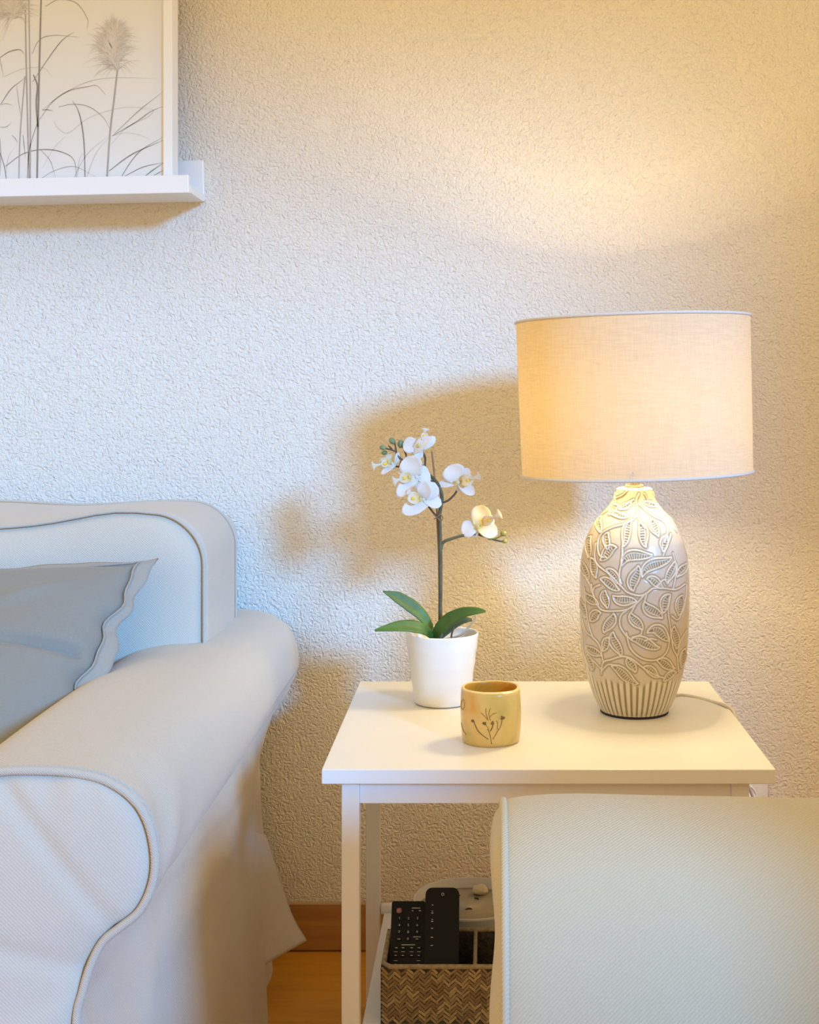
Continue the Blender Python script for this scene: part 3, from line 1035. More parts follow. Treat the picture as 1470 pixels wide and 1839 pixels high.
def lip_tip(c, direction, mat, parent, size=9):
    """anchor-shaped end of the lip"""
    c = Vector(c)
    d = Vector(direction).normalized()
    up = Vector((0, -1, 0)).cross(d).normalized()
    s = size * PXM
    bm = bmesh.new()
    prof_ = [(-1.5, 0.22), (-0.3, 0.28), (0.15, 0.55), (0.35, 1.05), (0.62, 1.0), (0.75, 0.4), (0.78, 0), (0.75, -0.4), (0.62, -1.0), (0.35, -1.05), (0.15, -0.55), (-0.3, -0.28), (-1.5, -0.22)]
    vs2 = [bm.verts.new(c + d * (a * s) + up * (b * s) + Vector((0, -0.25 * s * abs(b), 0))) for a, b in prof_]
    cen = bm.verts.new(c + d * (0.3 * s) + Vector((0, 0.1 * s, 0)))
    for i in range(len(vs2)):
        bm.faces.new((vs2[i], vs2[(i + 1) % len(vs2)], cen))
    o = bm_obj('lip_tip', bm, mat, parent, smooth=True)
    at = o.data.attributes.new('t', 'FLOAT', 'POINT')
    at.data.foreach_set('value', [0.9] * len(o.data.vertices))
    solidify(o, 0.0008)
    return o

def blob(name, c, rx, ry, rz, mat, parent, axis=None, seg=14):
    bm = bmesh.new()
    bmesh.ops.create_uvsphere(bm, u_segments=seg, v_segments=10, radius=1.0)
    q = Vector(axis).to_track_quat('Z', 'Y').to_matrix().to_4x4() if axis is not None else Matrix.Identity(4)
    bmesh.ops.transform(bm, matrix=Matrix.Translation(Vector(c)) @ q @ Matrix.Diagonal((rx, ry, rz, 1)), verts=bm.verts)
    return bm_obj(name, bm, mat, parent, smooth=True)

def flower(center, petals, lip, tip, column, dy, lipmat='lip'):
    """petals: (tipx, tipy, width_px, depth offset of tip, mat, nrm, basex, basey)"""
    c = pt(center[0], center[1], dy)
    fl = blob('flower', c, 0.0032, 0.0032, 0.0032, M['petal'], orc)
    me = fl.data
    at = me.attributes.new('t', 'FLOAT', 'POINT')
    at.data.foreach_set('value', [0.6] * len(me.vertices))
    for p in petals:
        tx, ty, w, dd, mt, nr = p[:6]
        b_ = pt(p[6], p[7], dy) if len(p) > 6 else c
        petal('petal', b_, pt(tx, ty, dy + dd), w * 1.10 * PXM, M[mt], fl, nrm=nr, power=0.52, wide_at=0.6, arch=0.05)
    lx0, ly0, lx1, ly1, lw, ld = lip
    petal('lip', pt(lx0, ly0, dy - 0.006), pt(lx1, ly1, dy + ld - 0.004), lw * 1.15 * PXM, M[lipmat], fl, cup=0.45, power=0.5, nrm=(0, -1, 0.3), wide_at=0.5)
    if tip:
        lip_tip(pt(tip[0], tip[1], dy + ld - 0.005), pt(tip[0], tip[1]) - pt(lx0, ly0), M['lip'], fl, tip[2])
    blob('column', pt(column[0], column[1], dy - 0.007), 0.0024, 0.0024, 0.0034, M['petal_cream'], fl)
    blob('callus', pt((lx0 * 0.45 + lx1 * 0.55), (ly0 * 0.45 + ly1 * 0.55), dy + ld * 0.5 - 0.006), 0.0030, 0.0020, 0.0030, M['lip_yellow'], fl)
    blob('callus', pt(lx0 * 0.8 + lx1 * 0.2, ly0 * 0.8 + ly1 * 0.2 + 5, dy - 0.006), 0.0016, 0.0014, 0.0022, M['lip_red'], fl)
    return fl

FR = (0, -1, 0.15)
flower((752, 803), [(723, 797, 27, 0.004, 'petal', (-.3, -1, .2)), (774, 785, 21, -0.010, 'petal', (-.2, -1, .5), 739, 814), (781, 784, 15, 0.008, 'petal', (.3, -1, 0), 757, 807), (748, 825, 15, -0.004, 'petal', FR, 756, 806), (742, 788, 20, 0.010, 'petal', FR)],
       (760, 792, 764, 776, 11, 0.004), (763, 774, 7), (752, 800), 0.004)
flower((705, 833), [(703, 812, 26, 0.006, 'petal_cream', (-.5, -1, 0)), (714, 812, 10, -0.004, 'petal', (.8, -1, 0), 709, 836), (684, 852, 11, -0.010, 'petal', (-.2, -1, .8), 711, 834), (679, 834, 22, 0.004, 'petal_cream', (-.2, -1, 0)), (712, 838, 10, 0.006, 'petal', FR, 700, 835)],
       (699, 830, 684, 836, 13, -0.006), (673, 836, 8), (698, 830), 0.012)
flower((748, 857), [(731, 819, 39, 0.004, 'petal', (-.25, -1, .1)), (772, 851, 31, 0.010, 'petal', (.2, -1, .2)), (713, 892, 24, -0.010, 'petal', (-.3, -1, .1)), (714, 846, 9, 0.006, 'petal', FR, 735, 856), (752, 884, 22, 0.006, 'petal', FR)],
       (738, 856, 716, 861, 18, -0.002), (711, 863, 9), (735, 857), -0.004)
flower((760, 897), [(763, 864, 25, -0.012, 'petal', (-.1, -1, .4)), (781, 867, 30, 0.002, 'petal', (.3, -1, .1)), (793, 906, 22, 0.004, 'petal', (.1, -1, .4)), (721, 921, 27, -0.012, 'petal', (-.2, -1, .4), 768, 903), (729, 882, 17, 0.006, 'petal', FR)],
       (753, 894, 731, 897, 20, -0.008), None, (755, 897), -0.022)
flower((823, 867), [(809, 834, 38, 0.002, 'petal', (-.2, -1, .2)), (785, 871, 16, 0.006, 'petal', (-.1, -1, .6)), (851, 889, 20, -0.008, 'petal', (.2, -1, .5)), (842, 841, 18, 0.008, 'petal', (.3, -1, .1)), (828, 884, 14, 0.004, 'petal', FR)],
       (828, 865, 851, 861, 20, -0.008), (856, 857, 9), (820, 866), 0.0)
flower((857, 946), [(867, 907, 33, 0.004, 'petal_cream', (.1, -1, .1)), (827, 953, 28, 0.002, 'petal', (-.2, -1, .2)), (893, 959, 27, -0.004, 'petal_cream', (.2, -1, .3)), (886, 928, 24, 0.010, 'petal_cream', (.2, -1, .1)), (845, 962, 18, 0.006, 'petal', FR)],  # cream petals carry the yellow light on this flower in their colour
       (866, 939, 887, 931, 16, -0.012), (893, 925, 9), (858, 946), 0.0)

# stems
tube('flower_stem', [(PX - 0.003, PY, TT + 0.085), pt(790, 1105), pt(791, 1030), pt(790, 960), pt(789, 925), pt(793, 898), pt(791, 882), pt(784, 867, .006), pt(775, 857, .01), pt(764, 848, .012), pt(745, 838, .014), pt(722, 826, .012), pt(714, 818, .010), pt(711, 811, .008)],
     [0.0029, 0.0029, 0.0028, 0.0028, 0.0028, 0.0028, 0.0026, 0.0026, 0.0024, 0.0022, 0.0020, 0.0018, 0.0016, 0.0014], M['stem'], orc, 8, n=6)
tube('twig', [pt(711, 811, .008), pt(710, 803, .008), pt(708, 793, .008)], 0.0012, M['twig'], orc, 6)
tube('twig', [pt(711, 811, .008), pt(703, 808, .006), pt(691, 805, .004)], 0.0012, M['twig'], orc, 6)
tube('twig', [pt(704, 808, .007), pt(701, 804, .006), pt(697, 800, .004)], [0.0012, 0.0012, 0.0007], M['twig'], orc, 6)
tube('twig', [pt(727, 828, .012), pt(729, 818, .012), pt(722, 800, .012)], 0.0012, M['twig'], orc, 6)
tube('twig', [pt(764, 846, .012), pt(763, 835, .012), pt(763, 822, .010), pt(758, 811, .008), pt(754, 805, .006)], 0.0016, M['stem'], orc, 6)
tube('twig', [pt(720, 828, .012), pt(716, 838, .014), pt(708, 836, .014)], 0.0014, M['twig'], orc, 6)
tube('twig', [pt(794, 903), pt(804, 899), pt(812, 892), pt(819, 883, .002), pt(822, 872, .003)], 0.0015, M['twig'], orc, 6)
tube('twig', [pt(784, 867, .006), pt(768, 862, .006), pt(752, 858, 0.002)], 0.0015, M['twig'], orc, 6)
tube('twig', [pt(789, 930), pt(778, 921), pt(766, 905, -.014)], 0.0014, M['twig'], orc, 6)
tube('side_branch', [pt(791, 986), pt(796, 974), pt(812, 967), pt(834, 961), pt(853, 959, .003), pt(866, 962, .004), pt(880, 967, .003), pt(893, 971, .002), pt(905, 973)],
     [0.0028, 0.0024, 0.0022, 0.0021, 0.0020, 0.0019, 0.0016, 0.0013, 0.0011], M['stem'], orc, 8)
tube('twig', [pt(885, 968, .003), pt(892, 966, .002), pt(898, 963), pt(904, 959)], 0.0012, M['bud_y'], orc, 6)
tube('stake', [pt(789, 1148, .006), pt(787, 985, .006), pt(781, 868, .010), pt(775, 811, .012)], 0.0013, M['stake'], orc, 6)
tube('stake', [pt(793, 1148, .004), pt(792, 1085, .006), pt(787, 985, .004), pt(784, 925, .004)], 0.0013, M['stake'], orc, 6)
tube('wire_tie', [pt(778, 924, -.002), pt(784, 928, -.006), pt(791, 924, -.006), pt(795, 930, -.004), pt(791, 936, -.004), pt(785, 930, -.005), pt(779, 932, -.002)], 0.0008, M['stake'], orc, 6)
for (bx_, by_, rx, rz, ax, mt, dd) in ((704, 792, 5.4, 6.6, (-.5, 0, .6), 'bud', .008), (719, 797, 5.6, 8.0, (.1, 0, 1), 'bud', .014), (687, 804, 4.4, 6.0, (-1, 0, .3), 'bud', .004), (690, 813, 4.2, 5.4, (-1, 0, -.2), 'bud', .016),
                                       (879.5, 966, 4.4, 5.2, (1, 0, -.2), 'bud_y', -.002), (904, 958, 5.4, 6.0, (1, 0, .3), 'bud_y', 0), (906, 972, 4.0, 4.6, (1, 0, -.1), 'bud_y', 0)):
    blob('bud', pt(bx_, by_, dd), rx * PXM, rx * PXM, rz * PXM, M[mt], orc, axis=ax)

def leaf(name, pts, widths, mat, nrm, fold=0.22):
    pp = catmull(pts, 8)
    m = len(pp)
    nu = 6
    verts, faces = [], []
    for i, p in enumerate(pp):
        t = (pp[min(i + 1, m - 1)] - pp[max(i - 1, 0)]).normalized()
        n = Vector(nrm)
        n = (n - t * n.dot(t)).normalized()
        sd = t.cross(n).normalized()
        f = i / (m - 1) * (len(widths) - 1)
        a = min(int(f), len(widths) - 2)
        w = 0.5 * (widths[a] + (widths[a + 1] - widths[a]) * (f - a)) * PXM
        for k in range(nu + 1):
            s = -1 + 2 * k / nu
            verts.append(p + sd * (w * s) + n * (fold * w * abs(s)))
    for i in range(m - 1):
        for k in range(nu):
            a = i * (nu + 1) + k
            faces.append((a, a + 1, a + nu + 2, a + nu + 1))
    o = mesh_obj(name, verts, faces, mat, orc)
    solidify(o, 0.0011)
    return o

lc = lambda x, y, d=0.0: pt(640 + x / 4.594, 1030 + y / 4.594, d)
leaf('leaf', [lc(622, 530, -.004), lc(605, 450, -.006), lc(540, 350, -.008), lc(440, 265, -.010), lc(330, 195, -.014), lc(218, 146, -.018)], [10, 14, 22, 26, 21, 2], M['leaf'], (.45, -.8, .35), .2)
leaf('leaf', [lc(630, 530, -.020), lc(560, 470, -.034), lc(460, 442, -.044), lc(350, 440, -.052), lc(240, 455, -.058), lc(152, 470, -.064)], [12, 22, 26, 22, 13, 4], M['leaf'], (-.1, -.75, .65), .25)
leaf('leaf', [lc(640, 535, -.018), lc(690, 450, -.030), lc(770, 375, -.040), lc(880, 326, -.048), lc(990, 310, -.056), lc(1066, 312, -.060)], [14, 22, 23, 20, 13, 3], M['leaf'], (-.2, -.85, .5), .25)
leaf('leaf', [lc(670, 540, .004), lc(750, 470, .010), lc(830, 412, .014), lc(900, 385, .016), lc(952, 382, .018)], [12, 15, 14, 11, 5], M['leaf_dark'], (-.2, -.8, .55), .2)
tube('aerial_root', [lc(700, 548, .004), lc(780, 530, .006), lc(860, 505, .010), lc(935, 430, .014), lc(978, 370, .016), lc(980, 345, .016)], [0.0012, 0.0014, 0.0016, 0.0012, 0.0010, 0.0006], M['root'], orc, 6)
tube('twig', [lc(780, 560, .006), lc(785, 500, .006), lc(805, 440, .010)], 0.0013, M['twig'], orc, 6)

# ------------------------------------------------------------------ yellow cup
UX, UY = 0.0058, 1.752
cup = tag(empty('ceramic_cup', (UX, UY, TT)), 'small handmade yellow ceramic cup with a pressed flower imprint', 'cup')
CR, CH = 0.0392, 0.0712
def cup_r(a, z):
    t = (z - TT) / CH
    r = CR * (0.955 + 0.05 * math.sin(PI * min(1, t * 0.95)) + 0.012 * t)
    r *= 1 + 0.006 * math.sin(2 * a + 0.6) + 0.006 * math.sin(3 * a + 2 + 2 * t) + 0.002 * math.sin(7 * a + 5 * t)
    if t < 0.06:
        r *= 0.965 + 0.035 * math.sqrt(t / 0.06)
    return r
def cup_h(a):
    return CH + 0.0003 * math.sin(2 * a + 1) + 0.0003 * math.sin(3 * a) + 0.0002 * math.sin(5 * a + 1)
NA = 80
cv, cf = [], []
rows = []
for j in range(19):
    rows.append(('o', j / 18))
for j in range(5):
    rows.append(('r', j / 4))
for j in range(1, 11):
    rows.append(('i', 1 - j / 10))
for kind, t in rows:
    for k in range(NA):
        a = 2 * PI * k / NA
        h = cup_h(a)
        if kind == 'o':
            z = TT + h * 0.975 * t
            r = cup_r(a, z)
        elif kind == 'r':
            ph_ = PI * t
            ro = cup_r(a, TT + h)
            r = ro - 0.0022 + 0.0022 * math.cos(ph_)
            z = TT + h * 0.975 + 0.0020 * math.sin(ph_)
        else:
            z = TT + 0.006 + (h * 0.975 - 0.006) * t
            r = cup_r(a, z) - 0.0044
        cv.append((UX + r * math.cos(a), UY + r * math.sin(a), z))
nr_ = len(rows)
for i in range(nr_ - 1):
    for k in range(NA):
        l = (k + 1) % NA
        cf.append((i * NA + k, i * NA + l, (i + 1) * NA + l, (i + 1) * NA + k))
cf.append(tuple(reversed(range(NA))))
cf.append(tuple((nr_ - 1) * NA + k for k in range(NA)))
cb = mesh_obj('cup_body', cv, cf, M['cup'], cup)
cb.data.materials.append(M['cup_in'])
cb.data.materials.append(M['cup_rim'])
for p_ in cb.data.polygons:
    if p_.index >= 22 * NA and p_.index != len(cb.data.polygons) - 2:
        p_.material_index = 1
    elif 18 * NA <= p_.index < 22 * NA:
        p_.material_index = 2
cface = math.atan2(-UY, -UX)
def cupP(x, y, out=0.0002):
    a = math.asin(max(-.97, min(.97, (x - 745) / 500.0)))
    z = TT + CH * (1 - (y - 330) / (1195 - 330) * 0.955)
    # the near side sits lower in view than the silhouette: compensate
    z += 0.0065 * math.cos(a)
    ang = cface + a
    r = cup_r(ang % (2 * PI), z) + out
    return Vector((UX + r * math.cos(ang), UY + r * math.sin(ang), z))
imp = None
for pts_, r_, mt in (
        ([(760, 1250), (735, 1110), (715, 1040), (690, 1005)], 0.0006, 'imprint_l'), ([(700, 1170), (560, 1060), (500, 960), (470, 870)], 0.00065, 'imprint'),
        ([(780, 1170), (850, 1050), (905, 960), (928, 850)], 0.00055, 'imprint_l'), ([(740, 1035), (775, 955), (770, 905)], 0.0007, 'imprint'),
        ([(715, 1040), (700, 980), (655, 930)], 0.00045, 'imprint_l'), ([(700, 860), (640, 785), (590, 740)], 0.00045, 'imprint_l'),
        ([(700, 850), (668, 745), (665, 665)], 0.0005, 'imprint_l'), ([(740, 860), (715, 760), (735, 662)], 0.0005, 'imprint_l'),
        ([(735, 800), (780, 755), (840, 738)], 0.0004, 'imprint_l'), ([(850, 1010), (858, 920), (838, 865)], 0.0005, 'imprint_l'),
        ([(262, 930), (290, 1040), (340, 1110)], 0.0006, 'imprint_l')):
    tube('imprint_stem', [cupP(*p) for p in pts_], r_, M[mt], cup, 6, n=6)
for (x, y, w, h) in ((455, 872, 28, 26), (645, 915, 36, 28), (772, 900, 34, 24), (928, 830, 44, 42)):
    c = cupP(x, y, -0.0003)
    d = Vector((c.x - UX, c.y - UY, 0)).normalized()
    bm = bmesh.new()
    for q in range(16):
        a = random.uniform(0, 2 * PI)
        rr = random.uniform(0.15, 0.85)
        cc = cupP(x + math.cos(a) * w * rr, y + math.sin(a) * h * rr, 0.0)
        bmesh.ops.create_icosphere(bm, subdivisions=1, radius=random.uniform(0.0008, 0.0013), matrix=Matrix.Translation(cc))
    bm_obj('imprint_flower', bm, M['imprint'], cup, smooth=True)
tube('imprint_ring', [cupP(290 + 30 * math.cos(2 * PI * k / 16), 620 + 80 * math.sin(2 * PI * k / 16)) for k in range(16)], 0.0005, M['imprint_l'], cup, 6, True, n=2)

# ------------------------------------------------------------------ things on the lower shelf
bk = tag(empty('storage_basket', (-0.015, 1.76, SZ)), 'woven brown seagrass basket with divided compartments holding the remotes', 'basket')
BX0, BX1, BY0, BY1, BZ0, BZ1 = -0.1346, 0.108, 1.700, 1.823, SZ, 0.2246
W_ = 0.0045
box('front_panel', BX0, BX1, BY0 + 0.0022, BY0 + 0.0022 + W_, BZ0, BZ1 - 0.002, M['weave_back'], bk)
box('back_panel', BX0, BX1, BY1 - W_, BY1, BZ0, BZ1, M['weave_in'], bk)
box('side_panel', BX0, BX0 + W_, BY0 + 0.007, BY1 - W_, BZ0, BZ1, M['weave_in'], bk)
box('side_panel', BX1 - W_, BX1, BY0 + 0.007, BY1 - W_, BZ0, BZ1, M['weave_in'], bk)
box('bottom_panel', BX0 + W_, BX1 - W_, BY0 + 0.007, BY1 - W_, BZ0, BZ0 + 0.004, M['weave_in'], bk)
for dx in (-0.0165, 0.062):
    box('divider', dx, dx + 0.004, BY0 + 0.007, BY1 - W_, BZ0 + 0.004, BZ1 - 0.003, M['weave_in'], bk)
    tube('divider_rim', [(dx + 0.002, BY0 + 0.005, BZ1 - 0.001), (dx + 0.002, BY1 - 0.002, BZ1 - 0.001)], 0.0026, M['weave_rim'], bk, 8, n=6)
rim = []
for (x, y) in ((BX0 + 0.012, BY0 + 0.003), (BX1 - 0.012, BY0 + 0.003), (BX1 - 0.003, BY0 + 0.012), (BX1 - 0.003, BY1 - 0.012), (BX1 - 0.012, BY1 - 0.003), (BX0 + 0.012, BY1 - 0.003), (BX0 + 0.003, BY1 - 0.012), (BX0 + 0.003, BY0 + 0.012)):
    rim.append((x, y, BZ1))
rr = []
for i in range(len(rim)):
    a, b_ = Vector(rim[i]), Vector(rim[(i + 1) % len(rim)])
    for k in range(6):
        rr.append(a.lerp(b_, k / 6))
tube('rim', rr, 0.0032, M['weave_rim'], bk, 8, True, raw=True)
sb = box_bm(-0.0060, 0.0060, -0.0010, 0.0010, -0.00165, 0.00165, 0.0007, 1)
for v in sb.verts:                                  # bow each flat strand so its ends dive under its neighbours
    v.co.y += 0.0012 * (v.co.x / 0.0062) ** 2
strand_me = bpy.data.meshes.new('strand')
sb.to_mesh(strand_me)
sb.free()
strand_me.materials.append(M['strand'])
colw = 0.0079
rest_v, rest_f = [], []
for i in range(int((BX1 - BX0 - 0.008) / colw) + 1):
    for j in range(13):
        x = BX0 + 0.0052 + i * colw
        z = BZ0 + 0.0030 + j * 0.0054 + (0.0027 if i % 2 else 0)
        if z > BZ1 - 0.003:
            continue
        loc = (x + random.uniform(-.0004, .0004), BY0 + 0.0012 + random.uniform(-.0003, .0003), z + random.uniform(-.0004, .0004))
        rot = math.radians((-1 if i % 2 else 1) * 43 + random.uniform(-6, 6))
        if x > 0.028:                               # beyond what shows: joined into one part
            mt_ = Matrix.Translation(loc) @ Matrix.Rotation(rot, 4, 'Y')
            b0 = len(rest_v)
            rest_v += [mt_ @ v.co for v in strand_me.vertices]
            rest_f += [tuple(b0 + q for q in p.vertices) for p in strand_me.polygons]
            continue
        o = link(bpy.data.objects.new('strand', strand_me))
        o.location = loc
        o.rotation_euler = (0, rot, 0)
        set_parent(o, bk)
wv_ = mesh_obj('weave', rest_v, rest_f, M['strand'], bk, smooth=False)
wv_['kind'] = 'stuff'

def remote(name, label, cx, w, z_len, yb, yt, z0, z1, rad, mat, thick):
    """flat handset leaning back in the basket; local frame: x across, u along its length, n out of its face"""
    root = tag(empty(name, (cx, yb, z0)), label, 'remote control', 'remote controls in the basket')
    ax = Vector((0, yt - yb, z1 - z0))
    L = ax.length
    ax.normalize()
    nrm = Vector((0, -ax.z, ax.y))
    R3 = Matrix((Vector((1, 0, 0)), ax, nrm)).transposed().to_4x4()
    MT = Matrix.Translation((cx, yb, z0)) @ R3
    bm = bmesh.new()
    pts = []
    for (sx, sy, a0) in ((1, 1, 0), (-1, 1, 90), (-1, -1, 180), (1, -1, 270)):
        r = rad if sy > 0 else 0.004
        c_ = ((w / 2 - r) * sx, (L - r) if sy > 0 else r)
        for q in range(7):
            a = math.radians(a0 + 90 * q / 6)
            pts.append((c_[0] + r * math.cos(a), c_[1] + r * math.sin(a)))
    f0 = [bm.verts.new((x, y, 0)) for x, y in pts]
    f1 = [bm.verts.new((x, y, -thick)) for x, y in pts]
    m = len(pts)
    bm.faces.new(f0)
    bm.faces.new(list(reversed(f1)))
    for i in range(m):
        bm.faces.new((f0[i], f0[(i + 1) % m], f1[(i + 1) % m], f1[i]))
    bmesh.ops.bevel(bm, geom=[e for e in bm.edges if all(abs(v.co.z) < 1e-9 for v in e.verts)], offset=0.0012, segments=2, affect='EDGES')
    bmesh.ops.transform(bm, matrix=MT, verts=bm.verts)
    body = bm_obj('casing', bm, mat, root)
    return root, MT, L, body

def rbutton(root, MT, x, u, w, h, mat, hgt=0.0012, name='button'):
    b_ = box_bm(x - w / 2, x + w / 2, u - h / 2, u + h / 2, -0.0004, hgt, min(w, h) * 0.28, 2)
    bmesh.ops.transform(b_, matrix=MT, verts=b_.verts)
    return bm_obj(name, b_, mat, root, smooth=True)

FONT_CACHE = {}
def text_on(root, MT, s, x, u, size, mat, name='legend'):
    if s not in FONT_CACHE:
        cu = bpy.data.curves.new('txt', 'FONT')
        cu.body = s
        cu.align_x = 'CENTER'
        cu.align_y = 'CENTER'
        cu.size = 1.0
        cu.resolution_u = 2
        to = bpy.data.objects.new('txt', cu)
        COL.objects.link(to)
        dg = bpy.context.evaluated_depsgraph_get()
        me = bpy.data.meshes.new_from_object(to.evaluated_get(dg))
        FONT_CACHE[s] = me
        bpy.data.objects.remove(to)
    me = FONT_CACHE[s].copy()
    me.materials.clear()
    me.materials.append(mat)
    me.transform(MT @ Matrix.Translation((x, u, 0.00135)) @ Matrix.Scale(size, 4))
    o = link(bpy.data.objects.new(name, me))
    set_parent(o, root)
    return o

r1, MT1, L1, _ = remote('remote_control', 'black remote control with number keys and a pinkish power button, left in basket', -0.1048, 0.0455, 0, 1.728, 1.806, SZ + 0.006, 0.2690, 0.003, M['black'], 0.012)
k1 = L1 / 0.136
rbutton(r1, MT1, -0.0125, L1 - 0.0125, 0.007, 0.0065, M['rubber_red'], 0.0016, 'power_button')
cols_ = (-0.0115, 0.0005, 0.0125)
for j, row in enumerate((('1', '2', '3'), ('4', '5', '6'), ('7', '8', '9'), ('', '0', ''))):
    u = L1 - 0.0225 - 0.0088 * j
    for i, s in enumerate(row):
        rbutton(r1, MT1, cols_[i], u, 0.0075, 0.0048, M['rubber'])
        if s:
            text_on(r1, MT1, s, cols_[i], u, 0.0046, M['legend'], 'key_legend')
        else:
            rbutton(r1, MT1, cols_[i], u, 0.0038, 0.0010, M['legend'], 0.0014, 'key_legend')
for (x, u, w) in ((0.010, 0.0090, 0.0115), (0.0055, 0.0125, 0.0022), (0.0155, 0.0125, 0.0034), (0.0125, 0.0460, 0.0100), (0.001, 0.0560, 0.0180)):
    rbutton(r1, MT1, x, L1 - u, w, 0.0011, M['legend'], 0.0003, 'print_mark')
for j, (u, xs) in enumerate(((0.060, (-0.0145, -0.0055, 0.006, 0.0155)), (0.0695, (-0.0150, -0.0055, 0.0060, 0.0155)), (0.0805, (-0.0150, 0.0155)), (0.096, (-0.011, 0.0, 0.011)))):
    for x in xs:
        rbutton(r1, MT1, x, L1 - u, 0.0076, 0.0044, M['rubber'])
        rbutton(r1, MT1, x, L1 - u, 0.0032, 0.0011, M['legend'], 0.0014, 'key_legend')
        if j in (1, 2):
            rbutton(r1, MT1, x, L1 - u + 0.0048, 0.0046, 0.0008, M['legend'], 0.0003, 'print_mark')

r2, MT2, L2, _ = remote('remote_control', 'tall glossy black remote control with rounded top, right of the number-key remote', -0.0588, 0.0452, 0, 1.722, 1.792, SZ + 0.006, 0.2925, 0.0085, M['black_gloss'], 0.013)
ring = tube('sensor_ring', [MT2 @ Vector((0.0005 + 0.0016 * math.cos(2 * PI * k / 16), L2 - 0.0085 + 0.0016 * math.sin(2 * PI * k / 16), 0.0002)) for k in range(16)], 0.0004, M['legend'], r2, 6, True, raw=True)
for j, (u, w) in enumerate(((0.022, 0.0022), (0.0295, 0.0018), (0.0320, 0.0030), (0.0400, 0.0016), (0.0425, 0.0030), (0.0510, 0.0028), (0.0620, 0.0034), (0.0720, 0.0034))):
    rbutton(r2, MT2, -0.0130, L2 - u, w, 0.0010, M['legend'], 0.0003, 'print_mark')
rbutton(r2, MT2, 0.006, L2 - 0.1015, 0.030, 0.014, M['reflection_grey'], 0.0008, 'painted_reflection')  # lighter inset painting a reflection on the glossy lower casing

# round white tub with a shallow recessed lid holding a pale lump and dark pods
VX, VY = -0.0244, 1.935
tub = tag(empty('round_tub', (VX, VY, SZ)), 'round white tub with shallow recessed top behind the basket', 'tub')
zr = 0.2245
lathe('tub_body', [(0.0, SZ), (0.066, SZ), (0.070, SZ + 0.003), (0.0775, zr - 0.006), (0.0812, zr - 0.003), (0.0815, zr), (0.0805, zr + 0.0012), (0.0785, zr + 0.0005), (0.0735, zr - 0.0145)], (VX, VY), M['tub'], tub, 72)
lathe('tub_floor', [(0.074, zr - 0.0125), (0.06, zr - 0.0135), (0.0, zr - 0.0135)], (VX, VY), M['tub_in'], tub, 48)
FZ = zr - 0.0135
def on_floor(px, py):
    y = (CAMZ - FZ) * F / (py - CY)
    return P(px, py, y)
bm = bmesh.new()
bmesh.ops.create_icosphere(bm, subdivisions=3, radius=1.0)
c = on_floor(862, 1606)
for v in bm.verts:
    s = 1 + 0.10 * math.sin(3 * v.co.x + 2) * math.cos(4 * v.co.y) + 0.06 * math.sin(7 * v.co.z + 3 * v.co.x)
    v.co = Vector((v.co.x * 0.0125 * s, v.co.y * 0.010 * s, v.co.z * 0.0075 * s))
    v.co += c + Vector((0, 0, 0.0068))
sh_ = bm_obj('pale_pebble', bm, M['shell'], None, smooth=True)
tag(sh_, 'pale yellow rounded lump lying in the white tub', 'pebble')
for (x, y, a, L, lab) in ((855.5, 1616, -0.75, 0.0085, 'dark curved pod in the white tub nearest the pale lump'), (841.5, 1635, 0.15, 0.0105, 'dark curved pod at the front of the white tub'),
                          (822, 1610, -0.1, 0.0065, 'dark pod in the white tub peeking out beside the tall remote')):
    c = on_floor(x, y)
    d = Vector((math.cos(a), math.sin(a), 0))
    n_ = Vector((-d.y, d.x, 0))
    o = tube('seed_pod', [c - d * (L / 2) + Vector((0, 0, .0014)), c + n_ * (L * 0.16) + Vector((0, 0, .0018)), c + d * (L / 2) + Vector((0, 0, .0014))], [0.0006, 0.0013, 0.0015, 0.0013, 0.0006], M['pod'], None, 8)
    tag(o, lab, 'seed pod', 'dark pods in the white tub')

# ------------------------------------------------------------------ sofa on the left
sofa = tag(empty('sofa', (-0.9, 1.75, 0)), 'beige slipcovered sofa with piped rolled arm against the wall', 'sofa')
AY0, AY1 = 1.25, 2.235
outer = [(0.0, -.366), (0.15, -.372), (0.28, -.380), (0.366, -.383), (0.397, -.377), (0.4226, -.369), (0.4435, -.358), (0.4565, -.3425), (0.472, -.3240), (0.4956, -.3125), (0.5216, -.3095), (0.5528, -.3155), (0.576, -.3295), (0.5935, -.3555), (0.601, -.387)]
inner = [(0.603, -.420), (0.602, -.455), (0.594, -.492), (0.575, -.520), (0.54, -.537), (0.48, -.543), (0.30, -.545), (0.0, -.545)]
prof_arm = [Vector((x, 0, z)) for z, x in outer + inner]
PA = catmull(prof_arm, 6)
def arm_pt(p, y):
    """profile point p carried back to depth y; the loose cover hangs wider towards the back"""
    x, z = p.x, p.z
    t = smoothstep(AY0 + 0.02, 1.95, y)
    if x > -0.45 and z < 0.47:
        k = 1 - smoothstep(0.36, 0.47, z)
        x += 0.034 * t * k * (1 - 0.7 * smoothstep(1.98, 2.2, y))
        x += 0.012 * t * math.exp(-((z - 0.42) / 0.045) ** 2)
        # soft hanging folds
        x += 0.004 * math.sin(38 * y + 6 * z) * k * smoothstep(1.3, 1.5, y) * (1 - 0.5 * z / 0.4)
    # pulls radiating from the tuck under the roll
    d = math.hypot(y - AY0, (z - 0.43) * 1.2)
    if x > -0.45 and y > AY0 + 0.001:
        x += 0.0035 * math.sin(math.atan2(z - 0.43, y - AY0) * 9) * math.exp(-((d - 0.12) / 0.09) ** 2)
    z += 0.004 * math.sin(5.5 * (y - AY0)) * (1 if z > .5 else 0)
    return Vector((x, y, z))
NYA = 70
av, af = [], []
